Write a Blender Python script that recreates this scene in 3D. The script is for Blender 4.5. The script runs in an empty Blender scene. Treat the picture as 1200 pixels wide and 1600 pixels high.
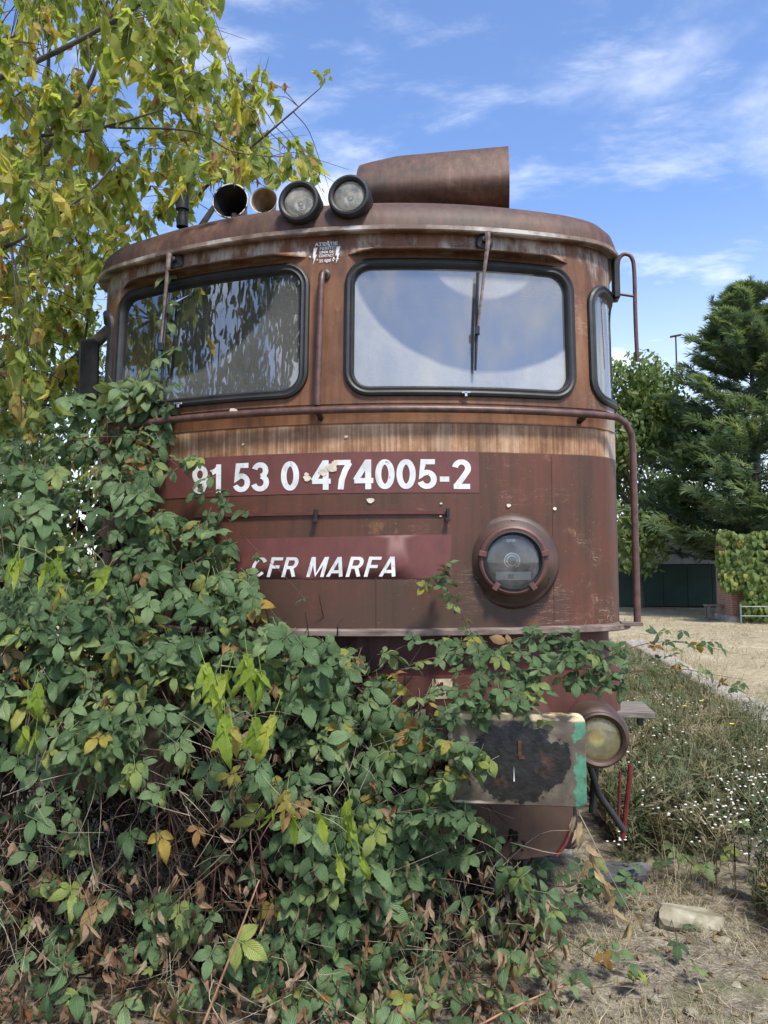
import bpy, math, random
import numpy as np
from mathutils import Vector, Matrix
from mathutils.geometry import delaunay_2d_cdt
random.seed(7); RNG = np.random.default_rng(7)
SC = bpy.context.scene; COL = SC.collection
# ------------------------------------------------------------------ camera
FPX = 1220.0
CAM = np.array([.795, -3.80, 1.80]); YAW, PITCH, ROLL = .1327, .0627, -.0056
_f = np.array([-math.sin(YAW)*math.cos(PITCH), math.cos(YAW)*math.cos(PITCH), math.sin(PITCH)])
_r = np.array([math.cos(YAW), math.sin(YAW), 0.]); _u = np.cross(_r, _f)
_r, _u = _r*math.cos(ROLL)+_u*math.sin(ROLL), -_r*math.sin(ROLL)+_u*math.cos(ROLL)
cd = bpy.data.cameras.new('camera'); cam = bpy.data.objects.new('camera', cd); COL.objects.link(cam)
cd.sensor_fit = 'VERTICAL'; cd.sensor_height = 24; cd.lens = FPX/1600*24; cd.clip_start = .05; cd.clip_end = 2000
M = Matrix(((_r[0], _u[0], -_f[0], CAM[0]), (_r[1], _u[1], -_f[1], CAM[1]), (_r[2], _u[2], -_f[2], CAM[2]), (0, 0, 0, 1)))
cam.matrix_world = M; SC.camera = cam
def at(px, py, y):                       # the world point seen at a photo pixel, at world depth y
    d = _f+_r*(px-600)/FPX-_u*(py-800)/FPX
    return CAM+d*(y-CAM[1])/d[1]
def proj(P):
    d = np.asarray(P, float)-CAM; z = d@_f
    return 600+FPX*(d@_r)/z, 800-FPX*(d@_u)/z, z
# ------------------------------------------------------------------ sky, sun, exposure
SUN = np.array([.30, -.44, .85]); SUN /= np.linalg.norm(SUN)
SUN_EL = math.asin(SUN[2]); SUN_AZ = math.atan2(SUN[0], SUN[1])
class NT:                                # small helper around a node tree
    def __init__(s, tree): s.t = tree; s.n = tree.nodes; s.l = tree.links
    def new(s, typ, **kw):
        n = s.n.new(typ)
        for k, v in kw.items(): setattr(n, k, v)
        return n
    def put(s, sock, v):
        if v is None: return
        if isinstance(v, bpy.types.NodeSocket): s.l.new(v, sock)
        elif isinstance(v, (tuple, list)) and sock.type == 'RGBA' and len(v) == 3: sock.default_value = (*v, 1)
        else: sock.default_value = v
    def math(s, op, a, b=0., c=None, clamp=False):
        n = s.new('ShaderNodeMath', operation=op, use_clamp=clamp); s.put(n.inputs[0], a); s.put(n.inputs[1], b)
        if c is not None: s.put(n.inputs[2], c)
        return n.outputs[0]
    def mix(s, f, a, b, blend='MIX'):
        n = s.new('ShaderNodeMix', data_type='RGBA', blend_type=blend); s.put(n.inputs[0], f); s.put(n.inputs[6], a); s.put(n.inputs[7], b)
        return n.outputs[2]
    def map(s, v, scale=(1, 1, 1), loc=(0, 0, 0), rot=(0, 0, 0)):
        n = s.new('ShaderNodeMapping'); s.put(n.inputs[0], v); n.inputs[1].default_value = loc; n.inputs[2].default_value = rot; n.inputs[3].default_value = scale
        return n.outputs[0]
    def noise(s, v, scale=5., detail=4., rough=.55, dist=0.):
        n = s.new('ShaderNodeTexNoise'); s.put(n.inputs['Vector'], v); s.put(n.inputs['Scale'], scale); n.inputs['Detail'].default_value = detail
        n.inputs['Roughness'].default_value = rough; n.inputs['Distortion'].default_value = dist
        return n.outputs[0]
    def ramp(s, f, stops, interp='LINEAR'):
        n = s.new('ShaderNodeValToRGB'); s.put(n.inputs[0], f); cr = n.color_ramp; cr.interpolation = interp
        while len(cr.elements) < len(stops): cr.elements.new(.5)
        for e, (p, c) in zip(cr.elements, stops):
            e.position = p; e.color = (c, c, c, 1) if isinstance(c, (int, float)) else (*c, 1)
        return n.outputs[0]
    def step(s, v, a, b):                # smooth 0..1 between a and b
        n = s.new('ShaderNodeMapRange', interpolation_type='SMOOTHSTEP'); s.put(n.inputs[0], v); n.inputs[1].default_value = a; n.inputs[2].default_value = b
        return n.outputs[0]
    def sep(s, v):
        n = s.new('ShaderNodeSeparateXYZ'); s.put(n.inputs[0], v); return n.outputs
    def comb(s, x, y, z):
        n = s.new('ShaderNodeCombineXYZ'); [s.put(n.inputs[i], q) for i, q in enumerate((x, y, z))]; return n.outputs[0]
W = bpy.data.worlds.new('World'); SC.world = W; W.use_nodes = True
w = NT(W.node_tree); bg = w.n['Background']
sky = w.new('ShaderNodeTexSky', sky_type='NISHITA', sun_disc=False, sun_elevation=SUN_EL, sun_rotation=SUN_AZ, altitude=100, air_density=1.0, dust_density=.6, ozone_density=2.0)
tc = w.new('ShaderNodeTexCoord'); D = w.sep(tc.outputs['Generated'])
den = w.math('ADD', w.math('MAXIMUM', D[2], 0.), .16)
cv = w.comb(w.math('DIVIDE', D[0], den), w.math('DIVIDE', D[1], den), 0.)
c1 = w.noise(w.map(cv, (1., 1., 1), (11.5, 2.6, 0)), 1.15, 9, .56, .08)
c2 = w.noise(w.map(cv, (.8, 1.5, 1), (1.3, 7.1, 0), (0, 0, .5)), 2.6, 8, .62, .15)
cm = w.math('MAXIMUM', w.step(c1, .50, .70), w.math('MULTIPLY', w.step(c2, .48, .74), .5))
cm = w.math('MAXIMUM', cm, w.math('MULTIPLY', w.step(D[2], .42, .02), .62))
cm = w.math('MULTIPLY', cm, .93)
tint = w.mix(1., sky.outputs[0], (.92, 1.0, 1.17), 'MULTIPLY')
shade = w.mix(w.step(c1, .62, .86), (6.4, 6.5, 6.7), (4.0, 4.2, 4.6))
w.put(bg.inputs[0], w.mix(cm, tint, shade)); bg.inputs[1].default_value = .135
sd = bpy.data.lights.new('sun', 'SUN'); sd.energy = 3.1; sd.angle = math.radians(9); sd.color = (1, .94, .84)
so = bpy.data.objects.new('sun', sd); COL.objects.link(so); so.location = (20, 20, 30)
so.rotation_euler = Vector(SUN).to_track_quat('Z', 'Y').to_euler()
vs = SC.view_settings; vs.view_transform = 'Standard'; vs.look = 'None'; vs.gamma = 1; vs.exposure = .82; vs.use_curve_mapping = False
SC.render.engine = 'CYCLES'; cy = SC.cycles; cy.use_denoising = True; cy.max_bounces = 6; cy.diffuse_bounces = 3; cy.glossy_bounces = 3
cy.transmission_bounces = 4; cy.transparent_max_bounces = 12; cy.caustics_reflective = False; cy.caustics_refractive = False; cy.sample_clamp_indirect = 6
# ------------------------------------------------------------------ mesh helpers
def tag(o, label=None, cat=None, group=None, kind=None):
    for k, v in (('label', label), ('category', cat), ('group', group), ('kind', kind)):
        if v: o[k] = v
    return o
def empty(name, loc=(0, 0, 0), label=None, cat=None, group=None):
    o = bpy.data.objects.new(name, None); COL.objects.link(o); o.location = loc; o.empty_display_size = .1
    bpy_locs[o.name] = np.array(loc, float)
    return tag(o, label, cat, group)
bpy_locs = {}
def obj(name, me, parent=None, mat=None):
    o = bpy.data.objects.new(name, me); COL.objects.link(o)
    if mat is not None and not me.materials: me.materials.append(mat)
    if parent is not None:
        o.parent = parent
    return o
def npmesh(name, V, F, mat, parent=None, uv=None, rnd=None, smooth=False, kind=None, local=None):
    """V (n,3) world coordinates, F (m,3 or 4); local = the parent's world position"""
    V = np.asarray(V, np.float32); F = np.asarray(F, np.int32)
    if local is not None: V = V-np.asarray(local, np.float32)
    me = bpy.data.meshes.new(name); k = F.shape[1]; m = len(F)
    me.vertices.add(len(V)); me.vertices.foreach_set('co', V.ravel())
    me.loops.add(m*k); me.loops.foreach_set('vertex_index', F.ravel())
    me.polygons.add(m); me.polygons.foreach_set('loop_start', np.arange(m, dtype=np.int32)*k); me.polygons.foreach_set('loop_total', np.full(m, k, np.int32))
    if smooth: me.polygons.foreach_set('use_smooth', np.ones(m, bool))
    if uv is not None:
        l = me.uv_layers.new(name='UVMap'); l.data.foreach_set('uv', np.asarray(uv, np.float32)[F.ravel()].ravel())
    if rnd is not None:
        a = me.attributes.new('rnd', 'FLOAT', 'POINT'); a.data.foreach_set('value', np.asarray(rnd, np.float32))
    me.update(calc_edges=True)
    o = obj(name, me, parent, mat)
    if kind: o['kind'] = kind
    return o
class MB:
    def __init__(s): s.v = []; s.f = []
    def add(s, vs, fs):
        b = len(s.v); s.v += [tuple(map(float, p)) for p in vs]; s.f += [tuple(b+i for i in f) for f in fs]; return s
    def box(s, c, h, rot=None, bev=0.):
        c = np.array(c, float); h = np.array(h, float); R = np.eye(3) if rot is None else np.array(rot)
        if bev <= 0:
            vs = [c+R@(h*np.array(q)) for q in ((-1,-1,-1),(1,-1,-1),(1,1,-1),(-1,1,-1),(-1,-1,1),(1,-1,1),(1,1,1),(-1,1,1))]
            return s.add(vs, [(0,3,2,1),(4,5,6,7),(0,1,5,4),(1,2,6,5),(2,3,7,6),(3,0,4,7)])
        vs = []; g = h-bev
        idx = {}
        for sx in (-1, 1):
            for sy in (-1, 1):
                for sz in (-1, 1):
                    for a in range(3):
                        e = g.copy(); e[a] = h[a]; idx[(sx, sy, sz, a)] = len(vs); vs.append(c+R@(e*np.array((sx, sy, sz))))
        fs = []
        for a in range(3):
            b, d = (a+1) % 3, (a+2) % 3
            for sg in (-1, 1):
                q = []
                for p, r in ((-1, -1), (1, -1), (1, 1), (-1, 1)):
                    k = [0, 0, 0]; k[a] = sg; k[b] = p; k[d] = r; q.append(idx[(*k, a)])
                fs.append(tuple(q if sg > 0 else q[::-1]))
        for a in range(3):
            b, d = (a+1) % 3, (a+2) % 3
            for p in (-1, 1):
                for r in (-1, 1):
                    k0 = [0]*3; k1 = [0]*3; k0[a] = -1; k1[a] = 1
                    for k in (k0, k1): k[b] = p; k[d] = r
                    q = (idx[(*k0, b)], idx[(*k1, b)], idx[(*k1, d)], idx[(*k0, d)]); fs.append(q if p*r < 0 else q[::-1])
        for sx in (-1, 1):
            for sy in (-1, 1):
                for sz in (-1, 1):
                    q = tuple(idx[(sx, sy, sz, a)] for a in range(3)); fs.append(q if sx*sy*sz > 0 else q[::-1])
        return s.add(vs, fs)
    def tube(s, P, r, n=8, caps=True):
        P = [np.array(p, float) for p in P]; m = len(P); rr = r if hasattr(r, '__len__') else [r]*m
        T = [P[min(i+1, m-1)]-P[max(i-1, 0)] for i in range(m)]; T = [t/(np.linalg.norm(t)+1e-9) for t in T]
        a = np.array([0, 0, 1.]) if abs(T[0][2]) < .9 else np.array([1., 0, 0]); u = np.cross(T[0], a); u /= np.linalg.norm(u)
        vs = []
        for i in range(m):
            u = u-T[i]*(u@T[i]); u /= np.linalg.norm(u)+1e-9; v = np.cross(T[i], u)
            vs += [P[i]+rr[i]*(math.cos(2*math.pi*k/n)*u+math.sin(2*math.pi*k/n)*v) for k in range(n)]
        fs = [(i*n+k, i*n+(k+1) % n, (i+1)*n+(k+1) % n, (i+1)*n+k) for i in range(m-1) for k in range(n)]
        if caps: fs += [tuple(range(n))[::-1], tuple((m-1)*n+k for k in range(n))]
        return s.add(vs, fs)
    def lathe(s, prof, org, axis, n=40, capend=True):
        """prof: list of (distance along axis, radius)"""
        ax = np.array(axis, float); ax /= np.linalg.norm(ax); org = np.array(org, float)
        a = np.array([0, 0, 1.]) if abs(ax[2]) < .9 else np.array([1., 0, 0]); u = np.cross(ax, a); u /= np.linalg.norm(u); v = np.cross(ax, u)
        vs = []; m = len(prof)
        for d, r in prof: vs += [org+ax*d+r*(math.cos(2*math.pi*k/n)*u+math.sin(2*math.pi*k/n)*v) for k in range(n)]
        fs = [(i*n+k, i*n+(k+1) % n, (i+1)*n+(k+1) % n, (i+1)*n+k) for i in range(m-1) for k in range(n)]
        if capend: fs += [tuple((m-1)*n+k for k in range(n))]
        return s.add(vs, fs)
    def build(s, name, mat, parent=None, smooth=False, ang=None, local=None):
        me = bpy.data.meshes.new(name)
        vs = s.v if local is None else [tuple(np.array(p)-np.array(local)) for p in s.v]
        me.from_pydata(vs, [], s.f); me.update()
        if smooth:
            me.polygons.foreach_set('use_smooth', np.ones(len(me.polygons), bool))
            if ang: me.set_sharp_from_angle(angle=math.radians(ang))
        return obj(name, me, parent, mat)
def bez(P, n=12):
    """smooth curve through the given points"""
    P = np.asarray(P, float); m = len(P); Q = np.concatenate([[2*P[0]-P[1]], P, [2*P[-1]-P[-2]]]); out = []
    for i in range(m-1):
        p0, p1, p2, p3 = Q[i:i+4]
        for t in np.linspace(0, 1, n, endpoint=False): out.append(.5*((2*p1)+(-p0+p2)*t+(2*p0-5*p1+4*p2-p3)*t*t+(-p0+3*p1-3*p2+p3)*t**3))
    out.append(P[-1]); return np.array(out)
# ------------------------------------------------------------------ materials
def mat(name):
    m = bpy.data.materials.new(name); m.use_nodes = True; t = NT(m.node_tree); b = t.n['Principled BSDF']; return m, t, b
def coord(t): return t.new('ShaderNodeTexCoord').outputs['Object']
def bump(t, b, h, strength=.3, dist=.01):
    n = t.new('ShaderNodeBump'); n.inputs['Strength'].default_value = strength; n.inputs['Distance'].default_value = dist; t.put(n.inputs['Height'], h); t.put(b.inputs['Normal'], n.outputs[0])
def simple(name, c1, c2, rough=.6, scale=8., metal=0., bstr=.2, stretch=(1, 1, 1), lo=.35, hi=.65):
    m, t, b = mat(name); v = t.map(coord(t), stretch)
    n = t.noise(v, scale, 6, .6)
    t.put(b.inputs['Base Color'], t.ramp(n, [(lo, c1), (hi, c2)])); b.inputs['Roughness'].default_value = rough; b.inputs['Metallic'].default_value = metal
    bump(t, b, t.noise(v, scale*4, 5, .6), bstr, .004)
    return m
def body_paint():
    m, t, b = mat('weathered_loco_paint'); v = coord(t); X = t.sep(v)
    st = t.noise(t.map(v, (26, 26, 1.6)), 1., 5, .6, .2)           # run-down streaks
    st2 = t.noise(t.map(v, (70, 70, 2.2)), 1., 4, .6)
    bl = t.noise(v, 2.2, 7, .62, .4); fine = t.noise(v, 60, 4, .6)
    # upper paint: bleached to rust brown
    up = t.ramp(t.math('ADD', t.math('MULTIPLY', bl, .6), t.math('MULTIPLY', st, .4)), [(.34, (.065, .030, .017)), (.46, (.145, .063, .032)), (.56, (.215, .096, .048)), (.70, (.31, .175, .105))])
    # bleached stripe
    s1 = t.ramp(t.math('ADD', t.math('MULTIPLY', st2, .45), t.math('MULTIPLY', t.noise(v, 5, 6, .65), .55)), [(.40, (.20, .095, .050)), (.5, (.36, .195, .112)), (.60, (.54, .37, .26))])
    wob = t.math('MULTIPLY', t.math('SUBTRACT', t.noise(v, 9, 3), .5), .006)
    z = t.math('ADD', X[2], wob)
    c = t.mix(t.math('MULTIPLY', t.step(z, 2.49, 2.475), t.step(z, 2.30, 2.335)), up, s1)
    # lower maroon
    lo = t.ramp(t.math('ADD', t.math('MULTIPLY', bl, .55), t.math('MULTIPLY', st, .45)), [(.34, (.055, .034, .022)), (.46, (.098, .044, .029)), (.6, (.135, .049, .034)), (.72, (.185, .092, .062))])
    grime = t.step(t.math('ADD', X[2], t.math('MULTIPLY', t.math('SUBTRACT', bl, .5), 1.2)), 1.95, 1.5)
    grime = t.math('MULTIPLY', grime, t.step(X[0], 1.45, .85))
    lo = t.mix(t.math('MULTIPLY', grime, .75), lo, (.075, .047, .038))
    c = t.mix(t.step(z, 2.345, 2.338), c, lo)
    # chalky bare primer at the corners and under the gutter
    ax = t.math('ABSOLUTE', X[0])
    ch = t.math('MULTIPLY', t.step(t.math('ADD', ax, t.math('MULTIPLY', t.math('SUBTRACT', bl, .5), .14)), 1.405, 1.455), t.step(z, 2.335, 2.345))
    nz = t.noise(t.map(v, (6, 6, 3)), 1., 6, .65)
    ch2 = t.math('MULTIPLY', t.step(nz, .46, .60), t.math('MULTIPLY', t.step(z, 3.36, 3.40), t.step(z, 3.53, 3.44)))
    ch3 = t.math('MULTIPLY', t.math('MULTIPLY', t.step(nz, .48, .66), t.step(ax, 1.22, 1.36)), t.step(z, 3.05, 3.3))
    chk = t.math('MULTIPLY', t.math('MAXIMUM', t.math('MAXIMUM', t.math('MULTIPLY', ch, .8), ch2), ch3), t.ramp(st2, [(.35, .45), (.65, 1.)]))
    c = t.mix(t.math('MULTIPLY', chk, .85), c, (.50, .47, .45))
    # soot runs under the gutter
    soot = t.math('MULTIPLY', t.step(t.math('ADD', st, t.math('MULTIPLY', t.math('SUBTRACT', z, 3.5), .35)), .52, .66), t.step(z, 2.9, 3.4))
    c = t.mix(t.math('MULTIPLY', soot, .7), c, (.022, .016, .014))
    runs = t.noise(t.map(v, (9, 9, .7), (2, 5, 1)), 1., 6, .62)
    c = t.mix(t.math('MULTIPLY', t.step(runs, .54, .66), .35), c, (.05, .030, .02))
    blot = t.noise(v, 6.5, 7, .7, .3); c = t.mix(t.math('MULTIPLY', t.step(blot, .60, .70), .55), c, (.27, .13, .065))
    # bramble scratches
    s_ = t.noise(t.map(v, (2.0, 2.0, 26), (0, 0, 0), (0, .12, 0)), 2.2, 3, .6, .6)
    ln = t.math('LESS_THAN', t.math('ABSOLUTE', t.math('SUBTRACT', s_, .5)), .007)
    s3 = t.noise(t.map(v, (5, 5, 9), (3, 1, 2), (0, .7, 0)), 2.5, 3, .6, .8)
    ln = t.math('MAXIMUM', ln, t.math('MULTIPLY', t.math('LESS_THAN', t.math('ABSOLUTE', t.math('SUBTRACT', s3, .5)), .007), t.step(X[0], 1.1, 1.35)))
    ln = t.math('MULTIPLY', ln, t.math('MULTIPLY', t.step(t.noise(v, 3.1, 3), .5, .62), t.step(X[0], -.2, 1.2)))
    c = t.mix(t.math('MULTIPLY', ln, .65), c, (.46, .37, .32))
    spk = t.step(t.noise(v, 95, 2, .5), .70, .76); c = t.mix(t.math('MULTIPLY', spk, .5), c, (.33, .25, .2))
    c = t.mix(t.math('MULTIPLY', t.math('SUBTRACT', fine, .5), .5), c, (.02, .012, .01))
    c = t.mix(1., c, (.88, .86, .76), 'MULTIPLY'); t.put(b.inputs['Base Color'], c); t.put(b.inputs['Roughness'], t.ramp(bl, [(.3, .42), (.7, .62)]))
    b.inputs['Specular IOR Level'].default_value = .4
    bump(t, b, t.math('ADD', t.noise(v, 1.6, 2), t.math('MULTIPLY', t.noise(v, 40, 4), .06)), .12, .04)
    return m
def roof_paint():
    m, t, b = mat('rusty_roof_paint'); v = coord(t); X = t.sep(v)
    bl = t.noise(v, 2.6, 7, .65, .5); st = t.noise(t.map(v, (34, 34, 3)), 1., 5, .6)
    c = t.ramp(t.math('ADD', t.math('MULTIPLY', bl, .6), t.math('MULTIPLY', st, .4)), [(.36, (.04, .024, .019)), (.48, (.085, .045, .033)), (.58, (.13, .068, .048)), (.7, (.20, .125, .095))])
    c = t.mix(t.math('MULTIPLY', t.step(t.noise(v, 55, 3), .62, .7), .5), c, (.03, .02, .018))
    c = t.mix(1., c, (.86, .78, .68), 'MULTIPLY'); t.put(b.inputs['Base Color'], c); b.inputs['Roughness'].default_value = .6
    bump(t, b, t.noise(v, 30, 5), .12, .01)
    return m
def gutter_mat():
    m, t, b = mat('bleached_gutter'); v = coord(t); n = t.noise(t.map(v, (5, 5, 5)), 1., 7, .65)
    t.put(b.inputs['Base Color'], t.ramp(n, [(.38, (.11, .065, .045)), (.50, (.22, .165, .13)), (.62, (.46, .43, .40))])); b.inputs['Roughness'].default_value = .6
    bump(t, b, t.noise(v, 50, 4), .2, .004); return m
def glass_mat(name, px, pz, r0, r1, dust=.5):
    """pane with road dust left outside the arc swept by its wiper"""
    m, t, b = mat(name); t.n.remove(b); out = t.n['Material Output']; v = coord(t); X = t.sep(v)
    dx = t.math('SUBTRACT', X[0], px); dz = t.math('SUBTRACT', X[2], pz)
    rr = t.math('SQRT', t.math('ADD', t.math('MULTIPLY', dx, dx), t.math('MULTIPLY', dz, dz)))
    rr = t.math('ADD', rr, t.math('MULTIPLY', t.math('SUBTRACT', t.noise(v, 9, 3), .5), .015))
    swept = t.math('MULTIPLY', t.step(rr, r0-.01, r0+.02), t.step(rr, r1+.012, r1-.02))
    arcs = t.noise(t.comb(t.math('MULTIPLY', rr, 42.), 0., t.math('MULTIPLY', X[0], 5.)), 1., 5, .7)
    cl = t.noise(v, 2.4, 6, .6, .5); fine = t.noise(v, 90, 4, .6)
    d = t.math('ADD', t.ramp(cl, [(.3, dust*.55), (.7, dust)]), t.math('MULTIPLY', t.math('SUBTRACT', fine, .5), .12))
    dw = t.math('MULTIPLY', t.ramp(arcs, [(.30, .19), (.9, .27)]), dust)
    d = t.mix(swept, d, dw)
    d = t.math('MULTIPLY', d, 1., clamp=True)
    tr = t.new('ShaderNodeBsdfTransparent'); tr.inputs[0].default_value = (.72, .78, .75, 1)
    gl = t.new('ShaderNodeBsdfGlossy'); gl.inputs['Roughness'].default_value = .015; gl.inputs[0].default_value = (.95, .97, 1, 1)
    bm = t.new('ShaderNodeBump'); bm.inputs['Strength'].default_value = .006; bm.inputs['Distance'].default_value = .02; t.put(bm.inputs['Height'], t.noise(v, 5, 2)); t.put(gl.inputs['Normal'], bm.outputs[0])
    fr = t.new('ShaderNodeFresnel'); fr.inputs[0].default_value = 2.5
    mx = t.new('ShaderNodeMixShader'); t.put(mx.inputs[0], t.math('ADD', fr.outputs[0], .06)); t.l.new(tr.outputs[0], mx.inputs[1]); t.l.new(gl.outputs[0], mx.inputs[2])
    df = t.new('ShaderNodeBsdfDiffuse'); df.inputs[0].default_value = (.58, .58, .55, 1)
    m2 = t.new('ShaderNodeMixShader'); t.put(m2.inputs[0], d); t.l.new(mx.outputs[0], m2.inputs[1]); t.l.new(df.outputs[0], m2.inputs[2])
    t.l.new(m2.outputs[0], out.inputs[0]); return m
def lens_mat(name, col, dust=.3):
    m, t, b = mat(name); t.n.remove(b); out = t.n['Material Output']; v = coord(t)
    tr = t.new('ShaderNodeBsdfTransparent'); tr.inputs[0].default_value = (*col, 1)
    gl = t.new('ShaderNodeBsdfGlossy'); gl.inputs['Roughness'].default_value = .03
    fr = t.new('ShaderNodeFresnel'); fr.inputs[0].default_value = 1.7
    mx = t.new('ShaderNodeMixShader'); t.l.new(fr.outputs[0], mx.inputs[0]); t.l.new(tr.outputs[0], mx.inputs[1]); t.l.new(gl.outputs[0], mx.inputs[2])
    df = t.new('ShaderNodeBsdfDiffuse'); df.inputs[0].default_value = (*[c*.6 for c in col], 1)
    m2 = t.new('ShaderNodeMixShader'); t.put(m2.inputs[0], t.ramp(t.noise(v, 14, 6, .65), [(.35, dust*.3), (.7, dust)])); t.l.new(mx.outputs[0], m2.inputs[1]); t.l.new(df.outputs[0], m2.inputs[2])
    t.l.new(m2.outputs[0], out.inputs[0]); return m
def leaf_mat(name, stops, back=(1.25, 1.2, 1.15), trans=.28, rough=.5, vein=.6, spot=(.25, .13, .04), spot_amt=.25, spec=.4):
    m, t, b = mat(name); out = t.n['Material Output']
    at_ = t.new('ShaderNodeAttribute', attribute_name='rnd'); oi = t.new('ShaderNodeObjectInfo')
    r = t.math('FRACT', t.math('ADD', at_.outputs['Fac'], oi.outputs['Random']))
    c = t.ramp(r, stops)
    uv = t.new('ShaderNodeUVMap', uv_map='UVMap').outputs[0]; U = t.sep(uv)
    av = t.math('ABSOLUTE', U[1])
    ph = t.math('SUBTRACT', t.math('MULTIPLY', U[0], 8.5), t.math('MULTIPLY', av, 4.5))
    sv = t.math('ABSOLUTE', t.math('SUBTRACT', t.math('FRACT', ph), .5))       # side veins
    side = t.step(sv, .10, .0)
    midr = t.step(av, .085, .03)
    vm = t.math('MAXIMUM', midr, t.math('MULTIPLY', side, .45))
    c = t.mix(t.math('MULTIPLY', vm, vein*.75), c, t.mix(.55, c, (.34, .38, .20)))
    P = t.new('ShaderNodeNewGeometry')
    n = t.noise(P.outputs['Position'], 55, 4, .6)
    c = t.mix(t.math('MULTIPLY', t.step(n, .60, .72), spot_amt), c, spot)
    c = t.mix(t.math('MULTIPLY', t.math('SUBTRACT', t.noise(P.outputs['Position'], 17, 3), .5), .9), c, t.mix(1., c, (.45, .5, .5), 'MULTIPLY'))
    c = t.mix(P.outputs['Backfacing'], c, t.mix(1., c, back, 'MULTIPLY'))
    t.put(b.inputs['Base Color'], c); b.inputs['Roughness'].default_value = rough; b.inputs['Specular IOR Level'].default_value = spec
    h = t.math('SUBTRACT', t.math('MULTIPLY', sv, .8), t.math('MULTIPLY', midr, .5)); bump(t, b, h, .9, .006)
    tl = t.new('ShaderNodeBsdfTranslucent'); t.put(tl.inputs[0], t.mix(1., c, (1.35, 1.35, .7), 'MULTIPLY'))
    mx = t.new('ShaderNodeMixShader'); mx.inputs[0].default_value = trans; t.l.new(b.outputs[0], mx.inputs[1]); t.l.new(tl.outputs[0], mx.inputs[2]); t.l.new(mx.outputs[0], out.inputs[0])
    return m
MT = {}
MT['body'] = body_paint(); MT['roof'] = roof_paint(); MT['gutter'] = gutter_mat()
MT['panel'] = simple('red_repaint', (.115, .036, .031), (.150, .048, .041), .55, 4., stretch=(3, 3, 2))
def worn_white():
    m, t, b = mat('worn_white_lettering'); v = coord(t); c = t.ramp(t.noise(v, 9, 5), [(.35, (.56, .57, .57)), (.65, (.80, .81, .81))])
    c = t.mix(t.math('MULTIPLY', t.step(t.noise(t.map(v, (40, 40, 9)), 1., 4), .56, .70), .5), c, (.36, .31, .29))
    c = t.mix(t.step(t.noise(v, 34, 6, .7), .645, .67), c, (.15, .055, .045)); t.put(b.inputs['Base Color'], c); b.inputs['Roughness'].default_value = .6; return m
MT['white'] = worn_white()
MT['rubber'] = simple('black_rubber', (.008, .009, .010), (.022, .022, .022), .5, 10.)
MT['black'] = simple('black_metal', (.010, .010, .011), (.03, .028, .027), .45, 12.)
MT['darkred'] = simple('dark_red_oxide', (.055, .012, .011), (.115, .022, .02), .55, 3., stretch=(3, 3, 1.5))
MT['beam'] = simple('buffer_beam_paint', (.065, .026, .019), (.125, .036, .027), .55, 4., stretch=(4, 4, 1.2))
MT['rail'] = simple('handrail_paint', (.06, .030, .024), (.13, .065, .052), .42, 18.)
MT['ledge'] = simple('weathered_ledge', (.09, .062, .052), (.24, .185, .16), .75, 6., stretch=(1, 4, 4))
MT['lampbody'] = simple('lamp_housing_paint', (.035, .021, .015), (.085, .047, .033), .5, 7.)
MT['lampred'] = simple('lamp_ring_paint', (.075, .030, .024), (.14, .052, .040), .5, 9.)
MT['chrome'] = simple('lamp_reflector', (.55, .53, .48), (.85, .83, .78), .22, 6., 1.)
MT['brass'] = simple('yellow_lamp_reflector', (.62, .53, .22), (.85, .74, .38), .3, 6., .6)
MT['lens_clear'] = lens_mat('clear_lamp_glass', (.97, .93, .80), .55); MT['lens_yellow'] = lens_mat('yellow_lamp_glass', (1., .93, .66), .3); MT['lens_dark'] = lens_mat('dark_lamp_glass', (.82, .84, .83), .22)
MT['cream'] = simple('cream_horn_paint', (.42, .36, .25), (.68, .62, .5), .5, 14.)
MT['throat'] = simple('dirty_horn_throat', (.16, .11, .06), (.40, .31, .19), .6, 12.)
MT['interior'] = simple('cab_interior', (.10, .11, .10), (.17, .18, .165), .8, 3.)
MT['chip'] = simple('bare_putty_chip', (.50, .42, .28), (.72, .66, .54), .8, 30.)
MT['concrete'] = simple('old_concrete', (.20, .185, .16), (.42, .39, .34), .9, 7., bstr=.5)
MT['darkstone'] = simple('dark_slate', (.05, .055, .06), (.14, .145, .15), .8, 7., bstr=.5)
MT['stone'] = simple('limestone', (.16, .14, .085), (.36, .33, .24), .9, 9., bstr=.9)
MT['steel'] = simple('rusty_steel', (.04, .026, .02), (.12, .072, .05), .7, 12.)
MT['redbar'] = simple('red_pipe_paint', (.10, .010, .013), (.19, .025, .028), .45, 10.)
MT['wood'] = simple('grey_plank', (.10, .085, .07), (.24, .215, .185), .85, 8., stretch=(1, 9, 9), bstr=.5)
MT['plate'] = simple('cream_plate', (.42, .33, .20), (.62, .52, .36), .6, 20.)
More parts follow.
